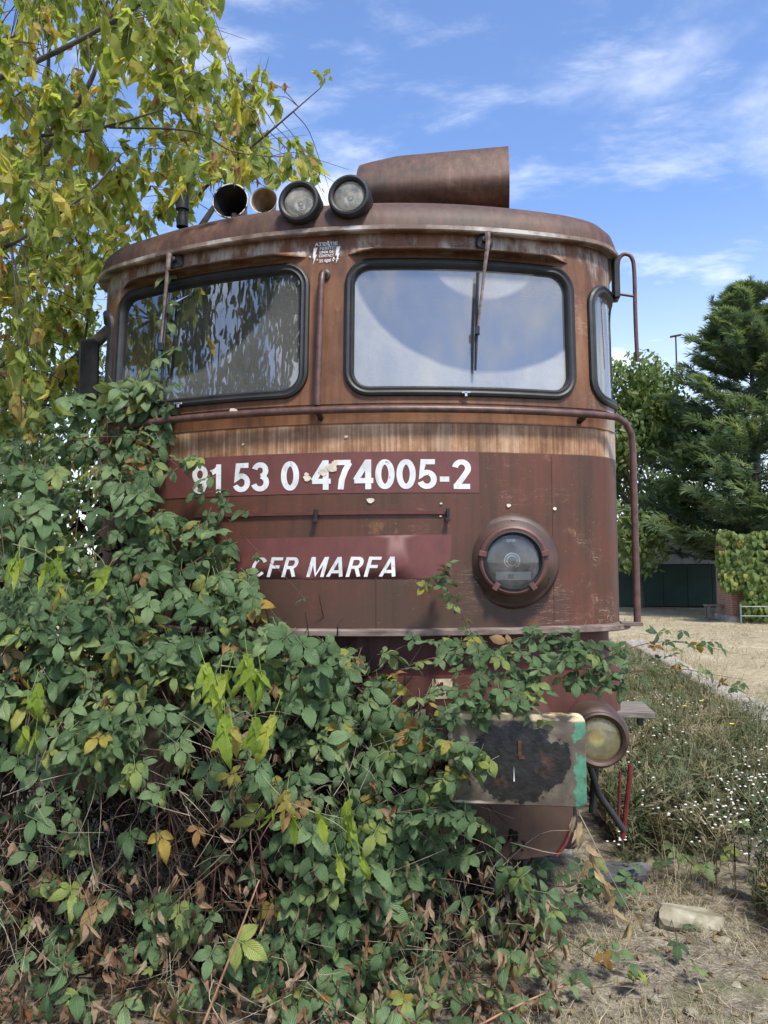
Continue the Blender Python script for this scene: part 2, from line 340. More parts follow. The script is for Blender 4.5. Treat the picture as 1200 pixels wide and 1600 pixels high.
# ------------------------------------------------------------------ locomotive: the curved cab front in plan
def _plan():
    x = np.linspace(0, 1.3, 60); p = [(a, .43*(a/1.5)**2) for a in x]
    th0 = math.atan(.43*2*1.3/2.25); Rr = .2/(1-math.sin(th0)); cx, cyy = 1.5-Rr, p[-1][1]+Rr*math.cos(th0)
    for th in np.linspace(th0, math.pi/2, 24)[1:]: p.append((cx+Rr*math.sin(th), cyy-Rr*math.cos(th)))
    for yy in np.linspace(p[-1][1], 1.4, 10)[1:]: p.append((1.5, yy))
    p = np.array(p); s = np.concatenate([[0], np.cumsum(np.linalg.norm(np.diff(p, axis=0), axis=1))]); return p, s
PL, PS = _plan(); SMAX = PS[-1]
def rake(z): return .08*max(0., z-2.55)
def fp(s, z, off=0.):
    """point on the cab front: s metres along the curve from the middle, height z, off metres proud"""
    a = abs(s); x = np.interp(a, PS, PL[:, 0]); y = np.interp(a, PS, PL[:, 1])
    x2 = np.interp(a+.01, PS, PL[:, 0]); y2 = np.interp(a+.01, PS, PL[:, 1]); x1 = np.interp(max(a-.01, -.01), PS, PL[:, 0]) if a > .01 else -x2; y1 = np.interp(a-.01, PS, PL[:, 1]) if a > .01 else y2
    tx, ty = x2-x1, y2-y1; L = math.hypot(tx, ty)+1e-9; nx, ny = ty/L, -tx/L
    sg = 1 if s >= 0 else -1
    return np.array([sg*(x+nx*off), y+ny*off+rake(z), z])
def sx(x): return math.copysign(np.interp(abs(x), PL[:84, 0], PS[:84]), x)
loco = empty('locomotive', (0, 0, 0), 'rusty brown and maroon electric locomotive half buried in brambles', 'locomotive')
def rrect(s0, s1, z0, z1, r, n=7):
    P = []
    for cx, cz, a0 in ((s1-r, z1-r, 0), (s0+r, z1-r, 90), (s0+r, z0+r, 180), (s1-r, z0+r, 270)):
        for k in range(n+1): a = math.radians(a0+90*k/n); P.append((cx+r*math.cos(a), cz+r*math.sin(a)))
    Q = []
    for i, p in enumerate(P):              # subdivide the long sides so they follow the curve
        q = P[(i+1) % len(P)]; d = math.dist(p, q); m = max(1, int(d/.09)); Q += [(p[0]+(q[0]-p[0])*k/m, p[1]+(q[1]-p[1])*k/m) for k in range(m)]
    return Q
def inpoly(p, poly):
    x, y = p; c = False; n = len(poly)
    for i in range(n):
        x1, y1 = poly[i]; x2, y2 = poly[i-1]
        if (y1 > y) != (y2 > y) and x < (x2-x1)*(y-y1)/(y2-y1)+x1: c = not c
    return c
def sheet(name, outer, holes, step, off, m, parent=loco, smooth=True):
    V = [Vector(p) for p in outer]; E = [(i, (i+1) % len(outer)) for i in range(len(outer))]
    for h in holes: b = len(V); V += [Vector(p) for p in h]; E += [(b+i, b+(i+1) % len(h)) for i in range(len(h))]
    xs = [p[0] for p in outer]; ys = [p[1] for p in outer]
    for a in np.arange(min(xs)+step*.6, max(xs), step):
        for c in np.arange(min(ys)+step*.6, max(ys), step):
            if inpoly((a, c), outer) and not any(inpoly((a, c), h) for h in holes): V.append(Vector((a, c)))
    vo, eo, fo, *_ = delaunay_2d_cdt(V, E, [], 0, 1e-5)
    fs = []
    for f in fo:
        c = sum((vo[i] for i in f), Vector((0, 0)))/len(f)
        if inpoly(c, outer) and not any(inpoly(c, h) for h in holes): fs.append(tuple(f))
    mb = MB().add([fp(q[0], q[1], off) for q in vo], fs)
    return mb.build(name, m, parent, smooth)
def rect(s0, s1, z0, z1, d=.12):
    P = [(s0, z0), (s1, z0), (s1, z1), (s0, z1)]; Q = []
    for i, p in enumerate(P):
        q = P[(i+1) % 4]; m = max(1, int(math.dist(p, q)/d)); Q += [(p[0]+(q[0]-p[0])*k/m, p[1]+(q[1]-p[1])*k/m) for k in range(m)]
    return Q
S_ = 1.33; SC0 = sx(1.335); SC1 = SC0+.52
WINS = [(sx(.088), sx(1.255), 2.625, 3.345, .13), (sx(-1.30), sx(-.10), 2.625, 3.345, .13), (SC0, SC1, 2.62, 3.285, .13), (-SC1, -SC0, 2.62, 3.285, .13)]
holes = [rrect(a+.012, b-.012, c+.012, d-.012, r) for a, b, c, d, r in WINS]
sheet('cab_front', rect(-SMAX, SMAX, 1.46, 3.53), holes, .11, 0., MT['body'])
gm = [glass_mat('dusty_windshield_glass', .79, 3.44, .29, .69, .58), glass_mat('mossy_windshield_glass', -.89, 3.45, .05, .66, .17), glass_mat('corner_window_glass', 9, 9, 0, .1, .2)]
for i, (a, b, c, d, r) in enumerate(WINS):
    win = sheet('windshield' if i < 2 else 'corner_window', rrect(a+.04, b-.04, c+.04, d-.04, r-.03), [], .1, -.012, gm[min(i, 2)])
    rings = []
    for ins, off in ((-.004, -.002), (.0, .016), (.012, .022), (.022, .014), (.026, .014), (.036, .018), (.046, .010), (.050, -.03)):
        rings.append([fp(p[0], p[1], off) for p in rrect(a+ins, b-ins, c+ins, d-ins, max(.02, r-ins))])
    n = min(len(q) for q in rings); mb = MB()
    rings = [[q[int(round(k*len(q)/n)) % len(q)] for k in range(n)] for q in rings]
    for q in rings: mb.add(q, [])
    mb.f = [(j*n+k, j*n+(k+1) % n, (j+1)*n+(k+1) % n, (j+1)*n+k) for j in range(len(rings)-1) for k in range(n)]
    mb.build('rubber_seal', MT['rubber'], win, True, 50)
    if i < 2:                             # small cast clip on the lower seal
        sm = (a+b)/2 if i == 0 else (a+b)/2-.1
        q = fp(sm, c+.012, .03); MB().box(q, (.022, .006, .006), bev=.002).box(q+np.array([0, 0, -.01]), (.007, .006, .012), bev=.002).build('clip', MT['chrome'], win)
def ribbon(name, s0, s1, prof, m, n=60, taper=0., parent=loco, smooth=True):
    """closed profile [(off, z)] swept along the front curve"""
    mb = MB(); k = len(prof); zc = sum(p[1] for p in prof)/k
    for j in range(n+1):
        s = s0+(s1-s0)*j/n; tp = 1.
        if taper: tp = min(1., min(j, n-j)/n/taper+.02)
        mb.v += [tuple(fp(s, p[1], p[0]*tp)) for p in prof]
    mb.f = [(j*k+i, j*k+(i+1) % k, (j+1)*k+(i+1) % k, (j+1)*k+i) for j in range(n) for i in range(k)]+[tuple(range(k))[::-1], tuple(n*k+i for i in range(k))]
    return mb.build(name, m, parent, smooth, 40)
ribbon('gutter', -SMAX, SMAX, [(-.01, 3.487), (.046, 3.480), (.054, 3.486), (.054, 3.506), (.044, 3.512), (-.01, 3.516)], MT['gutter'], 110)
ribbon('window_visor', sx(.10), sx(1.23), [(-.01, 3.385), (.070, 3.372), (.074, 3.378), (-.01, 3.415)], MT['body'], 40, .12)
ribbon('window_visor', sx(-1.27), sx(-.12), [(-.01, 3.385), (.070, 3.372), (.074, 3.378), (-.01, 3.415)], MT['body'], 40, .12)
ribbon('ledge', -sx(1.495), sx(1.495), [(-.02, 1.432), (.052, 1.435), (.058, 1.44), (.058, 1.462), (.05, 1.468), (-.02, 1.470)], MT['ledge'], 80)
for z_ in (2.488, 2.588): ribbon('weld_seam', -sx(1.49), sx(1.49), [(-.002, z_-.004), (.0035, z_-.002), (.0035, z_+.002), (-.002, z_+.004)], MT['body'], 80)
for x_ in (.245, -1.02, 1.12):
    MB().tube([fp(sx(x_), z_, .0) for z_ in np.linspace(1.475, 1.72 if x_ < 1 else 2.33, 6)], .003, 5).build('weld_seam', MT['body'], loco)
# hatch in the nose with its raised edge and hooks
ribbon('hatch_edge', sx(-.72), sx(.60), [(-.005, 2.030), (.012, 2.030), (.014, 2.046), (-.005, 2.046)], MT['panel'], 40)
for x in (-.05, .595): q = fp(sx(x), 2.03, .02); MB().box(q, (.008, .01, .03), bev=.003).box(q+np.array([0, -.01, -.03]), (.012, .008, .008), bev=.002).build('hatch_hook', MT['black'], loco)
# repainted panels behind the lettering
pan1 = sheet('repainted_panel', rect(sx(-.905), sx(.753), 2.137, 2.342), [], .12, .0025, MT['panel'])
P2 = [(sx(-.5), 1.716), (sx(.60), 1.712), (sx(.615), 1.93), (sx(-.47), 1.915)]
pan2 = sheet('repainted_panel', [(P2[i][0]+(P2[(i+1) % 4][0]-P2[i][0])*k/8, P2[i][1]+(P2[(i+1) % 4][1]-P2[i][1])*k/8) for i in range(4) for k in range(8)], [], .12, .0025, MT['panel'])
def text(s, bold=0., shear=0., space=1.):
    cu = bpy.data.curves.new('t', 'FONT'); cu.body = s; cu.size = 1; cu.offset = bold; cu.shear = shear; cu.space_character = space; cu.resolution_u = 4
    o = bpy.data.objects.new('t', cu); COL.objects.link(o); dg = bpy.context.evaluated_depsgraph_get(); me = bpy.data.meshes.new_from_object(o.evaluated_get(dg))
    V = np.array([v.co[:2] for v in me.vertices]); F = [tuple(p.vertices) for p in me.polygons]
    bpy.data.objects.remove(o); bpy.data.curves.remove(cu); bpy.data.meshes.remove(me); return V, F
def arc(cx, cy, rx, ry, a0, a1, n=16): return [(cx+rx*math.cos(math.radians(a0+(a1-a0)*k/n)), cy+ry*math.sin(math.radians(a0+(a1-a0)*k/n))) for k in range(n+1)]
GL = {'0': (.56, [arc(.28, .5, .195, .415, 90, 450, 32)]), '9': (.56, [arc(.28, .675, .195, .24, 0, 360, 28), [(.475, .68), (.477, .5), (.45, .27), (.385, .13), (.28, .085), (.18, .105), (.12, .17), (.09, .25)]]),
      '1': (.46, [[(.33, 0), (.33, 1)], [(.35, .93), (.25, .79), (.09, .71)]]), '5': (.56, [[(.51, .915), (.165, .915), (.105, .455), (.19, .53)]+arc(.27, .32, .205, .235, 105, -160, 18)]),
      '3': (.56, [arc(.27, .715, .18, .2, 165, -82, 16), arc(.27, .305, .205, .22, 82, -165, 18)]), '4': (.58, [[(.43, 0), (.43, 1)], [(.42, .955), (.06, .31)], [(.02, .29), (.58, .29)]]),
      '7': (.56, [[(.04, .915), (.535, .915)], [(.50, .90), (.37, .64), (.27, .33), (.235, 0)]]), '2': (.56, [arc(.28, .7, .195, .215, 172, -32, 16)+[(.30, .36), (.12, .10)], [(.04, .085), (.53, .085)]]),
      '-': (.34, [[(.03, .33), (.31, .33)]]), ' ': (.26, []), 'C': (.70, [arc(.37, .5, .27, .415, 38, 322, 24)]), 'F': (.58, [[(.11, 0), (.11, 1)], [(.12, .915), (.57, .915)], [(.12, .51), (.5, .51)]]),
      'R': (.68, [[(.11, 0), (.11, 1)], [(.12, .915), (.37, .915)]+arc(.38, .695, .17, .22, 90, -90, 12)+[(.12, .475)], [(.38, .46), (.58, 0)]]), 'M': (.80, [[(.10, 0), (.10, 1)], [(.70, 0), (.70, 1)], [(.13, .97), (.40, .03), (.67, .97)]]),
      'A': (.70, [[(.06, 0), (.33, 1)], [(.62, 0), (.35, 1)], [(.15, .26), (.53, .26)]])}
def stroke_letters(name, s, x0, x1, z0, z1, shear, parent, h=.088, gap=.06):
    tot = sum(GL[c][0]+gap for c in s)-gap; a, b = sx(x0), sx(x1); k = (b-a)/tot; cur = 0.; H = z1-z0
    for ch in s:
        wd, strokes = GL[ch]; mb = MB()
        for si, P in enumerate(strokes):
            P = [np.array(p) for p in P]; n = len(P); cl = np.linalg.norm(P[0]-P[-1]) < 1e-3; L_, R_ = [], []
            for i, p in enumerate(P):
                d0 = P[i]-P[i-1] if i > 0 else (P[0]-P[-2] if cl else P[1]-P[0]); d1 = P[i+1]-P[i] if i < n-1 else (P[1]-P[0] if cl else P[-1]-P[-2])
                d0 = d0/np.linalg.norm(d0); d1 = d1/np.linalg.norm(d1); m_ = d0+d1; m_ /= np.linalg.norm(m_); nn = np.array([-m_[1], m_[0]]); sc = 1/max(.55, abs(nn@np.array([-d0[1], d0[0]])))
                L_.append(p+nn*h*sc); R_.append(p-nn*h*sc)
            vs_ = []
            for q in [v for pr in zip(L_, R_) for v in pr]:
                yv = min(1., max(0., q[1])); vs_.append(fp(a+(cur+q[0]+shear*yv)*k, z0+H*yv, .0042+.0004*si))
            mb.add(vs_, [(2*i, 2*i+1, 2*i+3, 2*i+2) for i in range(n-1)])
        if strokes: mb.build(name, MT['white'], parent)
        cur += wd+gap
def lettering(name, s, x0, x1, z0, z1, m=None, bold=.022, shear=0., off=.0045, space=1.05, parent=loco):
    """one mesh per character, wrapped on the cab front"""
    V, F = text(s, bold, shear, space); lo, hi = V.min(0), V.max(0); q = (V-lo)/(hi-lo); a, b = sx(x0), sx(x1)
    par = list(range(len(V)))
    def find(i):
        while par[i] != i: par[i] = par[par[i]]; i = par[i]
        return i
    for f in F:
        for j in f[1:]: par[find(j)] = find(f[0])
    isl = {}
    for f in F: isl.setdefault(find(f[0]), []).append(f)
    for fs in isl.values():
        ids = sorted({i for f in fs for i in f}); ix = {i: k for k, i in enumerate(ids)}
        MB().add([fp(a+(b-a)*q[i][0], z0+(z1-z0)*q[i][1], off) for i in ids], [tuple(ix[i] for i in f) for f in fs]).build(name, m or MT['white'], parent)
stroke_letters('digit', '91 53 0 474005-2', -.735, .712, 2.155, 2.303, 0., pan1)
stroke_letters('letter', 'CFR MARFA', -.405, .34, 1.723, 1.822, .24, pan2, .078, .09)
# high-voltage warning, brushed on through a stencil
for k, (s, x0, x1, z0, z1) in enumerate((('ATENTIE', -.075, .045, 3.428, 3.447), ('FERITI', -.048, .022, 3.406, 3.422), ('LINIA DE', -.048, .024, 3.386, 3.401), ('CONTACT', -.052, .026, 3.366, 3.381), ('25 000 V', -.05, .03, 3.338, 3.354))):
    lettering('warning_letter', s, x0, x1, z0, z1, bold=.02, space=1.1)
bolt = [(.2, 1.), (1., 1.), (.55, .56), (.85, .56), (.1, -.1), (.3, .42), (0., .42)]
for x in (-.085, .035): MB().add([fp(sx(x)+p[0]*.026, 3.335+p[1]*.085, .0045) for p in bolt], [tuple(range(7))]).build('warning_bolt', MT['white'], loco)
for _ in range(26):
    a = random.uniform(0, 6.28); r_ = random.uniform(.055, .1); q = [(sx(-.018)+r_*math.cos(a)*.9, 3.392+r_*math.sin(a)*.7)]; k_ = random.uniform(.0015, .005)
    MB().add([fp(q[0][0]+k_*math.cos(t_)*random.uniform(.6, 1.4), q[0][1]+k_*math.sin(t_)*random.uniform(.6, 1.8), .0045) for t_ in np.linspace(0, 6.28, 7)[:-1]], [tuple(range(6))]).build('paint_splash', MT['white'], loco)
# chips of bare filler
for x, z, r in ((-.02, 2.243, .022), (.03, 2.262, .028), (.045, 2.29, .02), (-.10, 2.215, .018), (-.10, 2.235, .012), (.22, 2.10, .018), (.565, 2.083, .007), (.56, 2.02, .006), (.895, 2.075, .012), (-.50, 2.575, .022), (1.13, 2.06, .01), (-.62, 2.27, .008), (.1, 2.42, .01), (-.44, 2.40, .008)):
    k = [(fp(sx(x)+r*(1+.35*random.uniform(-1, 1))*math.cos(a), z+r*.75*(1+.35*random.uniform(-1, 1))*math.sin(a), .0065)) for a in np.linspace(0, 2*math.pi, 10)[:-1]]
    MB().add(k, [tuple(range(9))]).build('paint_chip', MT['chip'], loco)
# recessed band under the ledge and the headstock below it
ribbon('recess_panel', -SMAX, SMAX, [(-.16, 1.20), (-.06, 1.20), (-.06, 1.45), (-.16, 1.45)], MT['darkred'], 60)
def beam():
    n = 60; pr = [(0., 1.232), (.0, .76), (-.2, .76), (-.2, 1.232)]; mb = MB(); e = sx(1.475)
    for j in range(n+1):
        s = -e+2*e*j/n; g = max(0., abs(s)-(e-.09))/.09; dz = .09*(1-math.sqrt(max(0, 1-g*g)))
        for o, z in pr: mb.v.append(tuple(fp(s, z+(dz if z < 1 else 0), o)))
    mb.f = [(j*4+i, j*4+(i+1) % 4, (j+1)*4+(i+1) % 4, (j+1)*4+i) for j in range(n) for i in range(4)]+[(3, 2, 1, 0), tuple(n*4+i for i in range(4))]
    mb.build('headstock', MT['beam'], loco)
beam()
q0, q1 = sx(.513), sx(.61)
pl = sheet('number_plate', rect(q0, q1, 1.128, 1.225), [], .06, .004, MT['plate'])
mb = MB()
for si, P in enumerate(GL['1'][1]):
    P = [np.array(p) for p in P]
    for a_, b_ in zip(P[:-1], P[1:]):
        d_ = (b_-a_)/np.linalg.norm(b_-a_); n_ = np.array([-d_[1], d_[0]])*.1; mb.add([fp(q0+.022+.075*v_[0], 1.145+.064*min(1, max(0, v_[1])), .006+.0004*si) for v_ in (a_+n_, a_-n_, b_-n_, b_+n_)], [(0, 1, 2, 3)])
mb.build('numeral', MT['darkred'], pl)
sheet('number_plate', rect(sx(.43), sx(.48), .99, 1.08), [], .06, .004, MT['plate'])
# roof cap over the cab and the long body behind
def roof():
    prof = [(-.040, 3.509), (-.036, 3.55), (-.018, 3.60), (.02, 3.645), (.08, 3.685), (.18, 3.725), (.30, 3.758), (.48, 3.80), (.75, 3.835), (1.1, 3.86)]
    S = np.concatenate([np.linspace(-SMAX, -sx(1.3), 26), np.linspace(-sx(1.3), sx(1.3), 60)[1:-1], np.linspace(sx(1.3), SMAX, 26)]); n = len(S); mb = MB()
    for ins, z in prof:
        for s in S:
            p = fp(s, 3.522, 0.); k = max(0., 1-ins/1.5); y = p[1]+ins*max(0., 1-(p[1]-.1)/1.5); mb.v.append((p[0]*k if ins > 0 else fp(s, 3.522, -ins)[0], y if ins > 0 else fp(s, 3.522, -ins)[1], z))
    mb.f = [(j*n+k, j*n+k+1, (j+1)*n+k+1, (j+1)*n+k) for j in range(len(prof)-1) for k in range(n-1)]
    mb.f.append(tuple((len(prof)-1)*n+k for k in range(n)))
    mb.build('cab_roof', MT['roof'], loco, True, 40)
roof()
def long_body():
    pr = [(-1.5, .95), (-1.5, 3.5), (-1.42, 3.62), (-1.15, 3.76), (-.7, 3.84), (0, 3.87), (.7, 3.84), (1.15, 3.76), (1.42, 3.62), (1.5, 3.5), (1.5, .95)]; n = len(pr)
    mb = MB().add([(x, y, z) for y in (1.40, 14.5) for x, z in pr], [(i, i+1, n+i+1, n+i) for i in range(n-1)]+[tuple(n+i for i in range(n)), (0, n, 2*n-1, n-1)])
    mb.build('long_body', MT['body'], loco, True, 40)
long_body()
# cab interior
ci = MB().box((0, 1.38, 2.5), (1.46, .015, 1.0)).box((0, 1.05, 1.55), (1.40, .30, .02)); ci.build('cab_bulkhead', MT['interior'], loco)
MB().box((0, .62, 2.46), (1.2, .2, .03), bev=.01).box((0, .76, 2.2), (1.2, .03, .25)).build('control_desk', MT['interior'], loco)
for x in (-.7, .7): MB().box((x, 1.05, 2.62), (.22, .05, .32), bev=.04).box((x, .95, 2.28), (.22, .2, .05), bev=.03).build('driver_seat', MT['rubber'], loco)
# roof-top air duct
def duct():
    pr = [(.95, 3.84), (.78, 3.875), (.70, 3.91), (.655, 3.95), (.632, 3.995), (.632, 4.03), (.65, 4.08), (.675, 4.135), (.705, 4.195), (.742, 4.250), (.75, 4.254), (1.9, 4.28), (1.9, 3.84)]; k = len(pr); mb = MB()
    xs = [(.045, .01), (.05, .02), (.12, .035), (.28, .06), (.45, .063), (.70, .067), (.945, .07)]
    for j, (x, dz) in enumerate(xs):
        for y, z in pr:
            t = max(0, (z-4.10)/.15); mb.v.append((x, y, z-.07*min(1, t)+dz*min(1, t)-(.03 if j == 0 and z > 4.2 else 0)))
    mb.f = [(j*k+i, j*k+(i+1) % k, (j+1)*k+(i+1) % k, (j+1)*k+i) for j in range(len(xs)-1) for i in range(k)]+[tuple(range(k))[::-1], tuple((len(xs)-1)*k+i for i in range(k))]
    mb.build('roof_duct', MT['roof'], loco, True, 36)
duct()
MB().box((.5, 1.25, 3.83), (.40, .5, .06), bev=.01).build('duct_foot', MT['roof'], loco)
# lamps
def lamp(name, c, axis, prof, ringm, lensr, lensd, lm, refl, rprof, extra=None, n=48):
    root = MB().lathe(prof, c, axis, n, False).build(name, ringm, loco, True, 35)
    MB().lathe([(lensd+.0, lensr*1.0), (lensd+.006, lensr*.85), (lensd+.012, lensr*.5), (lensd+.014, .001)], c, axis, n, False).build('lens', lm, root, True)
    MB().lathe(rprof, c, axis, n, True).build('reflector', refl, root, True)
    return root
for px_, py_ in ((468, 316), (546, 307)):
    c = at(px_, py_, .02); ax = np.array([-.05, -1, .03])
    r = lamp('roof_light', c, ax, [(-.17, .05), (-.165, .09), (-.10, .104), (-.02, .110), (.012, .110), (.024, .104), (.026, .094), (.018, .083), (.0, .080)], MT['rubber'], .081, .0, MT['lens_clear'], MT['chrome'], [(-.002, .08), (-.03, .068), (-.05, .045), (-.058, .02)])
    MB().lathe([(-.05, .018), (-.02, .018), (-.012, .012), (-.01, .001)], c, ax, 16, False).build('bulb', MT['chrome'], r, True)
    MB().box(c+np.array([0, .1, -.09]), (.03, .03, .05), bev=.006).build('lamp_bracket', MT['black'], r)
c = fp(sx(.905), 1.797, 0.); ax = np.array([.10, -1, 0.02]); ax /= np.linalg.norm(ax); c = c+np.array([0, .02, 0])
hl = lamp('headlight', c, ax, [(-.06, .245), (.02, .240), (.045, .225), (.05, .205), (.052, .203), (.058, .203), (.075, .185), (.095, .160), (.098, .150)], MT['lampbody'], .132, .10, MT['lens_dark'], MT['lampbody'], [(.095, .131), (.04, .11), (.01, .07), (.0, .03)])
MB().lathe([(.09, .172), (.112, .168), (.118, .158), (.116, .146)], c, ax, 48, False).build('lamp_ring', MT['lampred'], hl, True, 35)
MB().lathe([(.10, .148), (.122, .146), (.124, .138), (.108, .130)], c, ax, 48, False).build('lens_seal', MT['rubber'], hl, True, 35)
_u1 = np.cross(ax, [0, 0, 1.]); _u1 /= np.linalg.norm(_u1); _v1 = np.cross(_u1, ax)
for a in (12, 168, 235, 305):
    a = math.radians(a); d = math.cos(a)*_u1+math.sin(a)*_v1; t_ = np.cross(ax, d)
    MB().box(c+ax*.122+d*.155, (.02, .014, .008), np.stack([d, t_, ax], 1), .003).build('clip', MT['lampred'], hl)
for a in (92, 205, 335):
    a = math.radians(a); d = math.cos(a)*_u1+math.sin(a)*_v1; MB().lathe([(.05, .012), (.064, .012), (.066, .008)], c+d*.192, ax, 10).build('screw', MT['black'], hl)
for rr in (.04, .028): MB().lathe([(.02, rr), (.05, rr), (.052, rr-.006), (.03, rr-.008)], c, ax, 32, False).build('lens_ring', MT['chrome'], hl, True, 35)
MB().box(c+ax*.085+np.array([0, 0, -.075]), (.085, .004, .02)).build('cracked_glass', MT['white'], hl)
MB().box(c+ax*.092+np.array([-.012, 0, -.078]), (.014, .004, .012), bev=.003).build('fuse', MT['redbar'], hl)
MB().box(c+ax*.092+np.array([-.01, 0, .098]), (.022, .002, .007)).build('maker_mark', MT['white'], hl)
c = at(936, 1154, .10); ax = np.array([.05, -1, .0])
lamp('marker_lamp', c, ax, [(-.42, .155), (-.04, .152), (-.012, .142), (.0, .128), (.03, .128), (.038, .120), (.03, .106), (.01, .10)], MT['lampbody'], .101, .012, MT['lens_yellow'], MT['brass'], [(.008, .10), (-.03, .082), (-.055, .05), (-.06, .018)])
# buffers
def plate_mat():
    m, t, b = mat('greasy_buffer_plate'); v = coord(t); X = t.sep(v); n = t.noise(v, 7, 6, .6, .6); f_ = t.noise(v, 22, 5, .6)
    base = t.ramp(n, [(.36, (.055, .042, .030)), (.52, (.105, .085, .062)), (.68, (.17, .145, .11))])
    dx = t.math('DIVIDE', t.math('SUBTRACT', X[0], .90), .205); dz = t.math('DIVIDE', t.math('SUBTRACT', X[2], .965), .165)
    d = t.math('ADD', t.math('SQRT', t.math('ADD', t.math('MULTIPLY', dx, dx), t.math('MULTIPLY', dz, dz))), t.math('MULTIPLY', t.math('SUBTRACT', n, .5), .75))
    gre = t.step(t.math('ADD', d, t.math('MULTIPLY', t.math('SUBTRACT', f_, .5), .35)), 1.03, .97)
    c = t.mix(t.math('MULTIPLY', gre, .96), base, t.ramp(f_, [(.35, (.004, .0045, .005)), (.7, (.018, .019, .021))]))
    rust = t.math('MULTIPLY', t.step(t.noise(t.map(v, (14, 14, 7)), 1., 4), .55, .66), t.step(d, .75, .3)); c = t.mix(t.math('MULTIPLY', rust, .8), c, (.16, .06, .025))
    gr = t.math('MULTIPLY', t.step(t.math('ADD', X[0], t.math('MULTIPLY', t.math('SUBTRACT', f_, .5), .11)), 1.128, 1.142), t.step(t.noise(v, 12, 4, .6), .40, .48)); c = t.mix(gr, c, t.ramp(f_, [(.3, (.035, .13, .08)), (.7, (.09, .26, .17))]))
    ed = t.math('MULTIPLY', t.step(t.math('ADD', X[2], t.math('MULTIPLY', t.math('SUBTRACT', n, .5), .03)), 1.128, 1.140), t.step(n, .36, .5)); c = t.mix(ed, c, (.58, .46, .29))
    e2 = t.math('MULTIPLY', t.step(t.math('ADD', X[2], t.math('MULTIPLY', t.math('SUBTRACT', n, .5), .03)), .802, .794), t.step(X[0], .83, .72)); c = t.mix(e2, c, (.50, .44, .35))
    e3 = t.math('MULTIPLY', t.step(X[0], .638, .628), t.step(n, .4, .55)); c = t.mix(e3, c, (.42, .36, .28))
    t.put(b.inputs['Base Color'], c); t.put(b.inputs['Roughness'], t.math('SUBTRACT', .68, t.math('MULTIPLY', gre, .26)))
    bump(t, b, t.math('ADD', t.math('MULTIPLY', gre, t.noise(v, 45, 5)), t.math('MULTIPLY', f_, .4)), .5, .008); return m
MT['bplate'] = plate_mat()
def rr_solid(cx, cz, w, h, r, y0, y1, bulge, bev=.008):
    P = []
    for ax_, az, a0 in ((w-r, h-r, 0), (-w+r, h-r, 90), (-w+r, -h+r, 180), (w-r, -h+r, 270)):
        for k in range(6): a = math.radians(a0+18*k); P.append((ax_+r*math.cos(a), az+r*math.sin(a)))
    n = len(P); mb = MB(); rings = [(1., y1), (1., y0+bev), (1-bev/w, y0), (.66, y0-bulge*.6), (.33, y0-bulge*.9)]
    for k, y in rings: mb.v += [(cx+p[0]*k, y, cz+p[1]*k) for p in P]
    mb.f = [(j*n+i, j*n+(i+1) % n, (j+1)*n+(i+1) % n, (j+1)*n+i) for j in range(len(rings)-1) for i in range(n)]
    mb.v.append((cx, y0-bulge, cz)); c = len(mb.v)-1; L = (len(rings)-1)*n; mb.f += [(L+i, L+(i+1) % n, c) for i in range(n)]+[tuple(range(n))[::-1]]
    return mb
for x in (.898, -.898):
    bf = rr_solid(x, .972, .284, .188, .035, -.45, -.405, .012).build('buffer', MT['bplate'] if x > 0 else MT['steel'], loco, True, 40)
    MB().lathe([(-.02, .09), (.26, .09)], (x, -.40, .972), (0, 1, 0), 28).build('plunger', MT['steel'], bf, True, 40)
    MB().lathe([(0., .11), (.0, .135), (.34, .15), (.36, .21), (.42, .21)], (x, -.22, .972), (0, 1, 0), 28).build('buffer_casing', MT['beam'], bf, True, 30)
rb = [o for o in loco.children if o.name == 'buffer'][0]
MB().box(at(812, 1170, -.4655), (.007, .003, .032), bev=.001).box(at(815, 1184, -.4655), (.012, .0028, .006), bev=.001).build('rust_slot', simple('orange_rust', (.03, .012, .007), (.12, .045, .018), .8, 30.), rb)
MB().add([at(803, 1196, -.467), at(802.2, 1221, -.467), at(804.4, 1221, -.467)], [(0, 1, 2)]).build('bare_scratch', MT['white'], rb)
# coupling hook, plough, brake pipes and cab step
MB().box((0, -.06, .95), (.035, .16, .05), bev=.01).tube([(0, -.2, .97), (0, -.27, .93), (0, -.28, .86), (0, -.22, .82)], [.045, .045, .04, .02], 8).build('coupling_hook', MT['steel'], loco)
def plough():
    mb = MB()
    for sgn in (1, -1):
        o = [(.10, .74), (1.20, .74), (1.175, .52), (1.09, .40), (.84, .37), (.10, .37)]
        yb = lambda x, z: .02+.14*abs(x)+(.74-z)*-.25
        f_ = [(sgn*x, yb(x, z), z) for x, z in o]; k_ = [(sgn*x, yb(x, z)+.02, z) for x, z in o]; n = len(o)
        mb.add(f_+k_, [tuple(range(n)), tuple(range(n, 2*n))[::-1]]+[(i, (i+1) % n, n+(i+1) % n, n+i) for i in range(n)])
    pg = mb.build('plough', simple('plough_paint', (.045, .024, .013), (.085, .042, .022), .7, 5.), loco)
    P = [(1.18, .13, .53), (1.14, .10, .45), (1.095, .085, .395)]
    MB().tube(P, .010, 6).build('plough_edge', MT['redbar'], pg)
plough()
MB().tube([at(921, 1195, .2), at(935, 1240, .2), at(975, 1298, .2)], .016, 10).build('sanding_pipe', MT['black'], loco, True, 40)
MB().tube([at(985, 1195, .5), at(984, 1215, .5), at(973, 1310, .5)], .013, 8).build('step_stay', MT['redbar'], loco)
MB().tube([at(969, 1205, .6), at(966, 1290, .6)], .007, 8).build('step_stay', MT['redbar'], loco)
MB().tube([at(930, 1200, .45), at(926, 1270, .45)], .02, 8).build('brake_hose', MT['black'], loco)
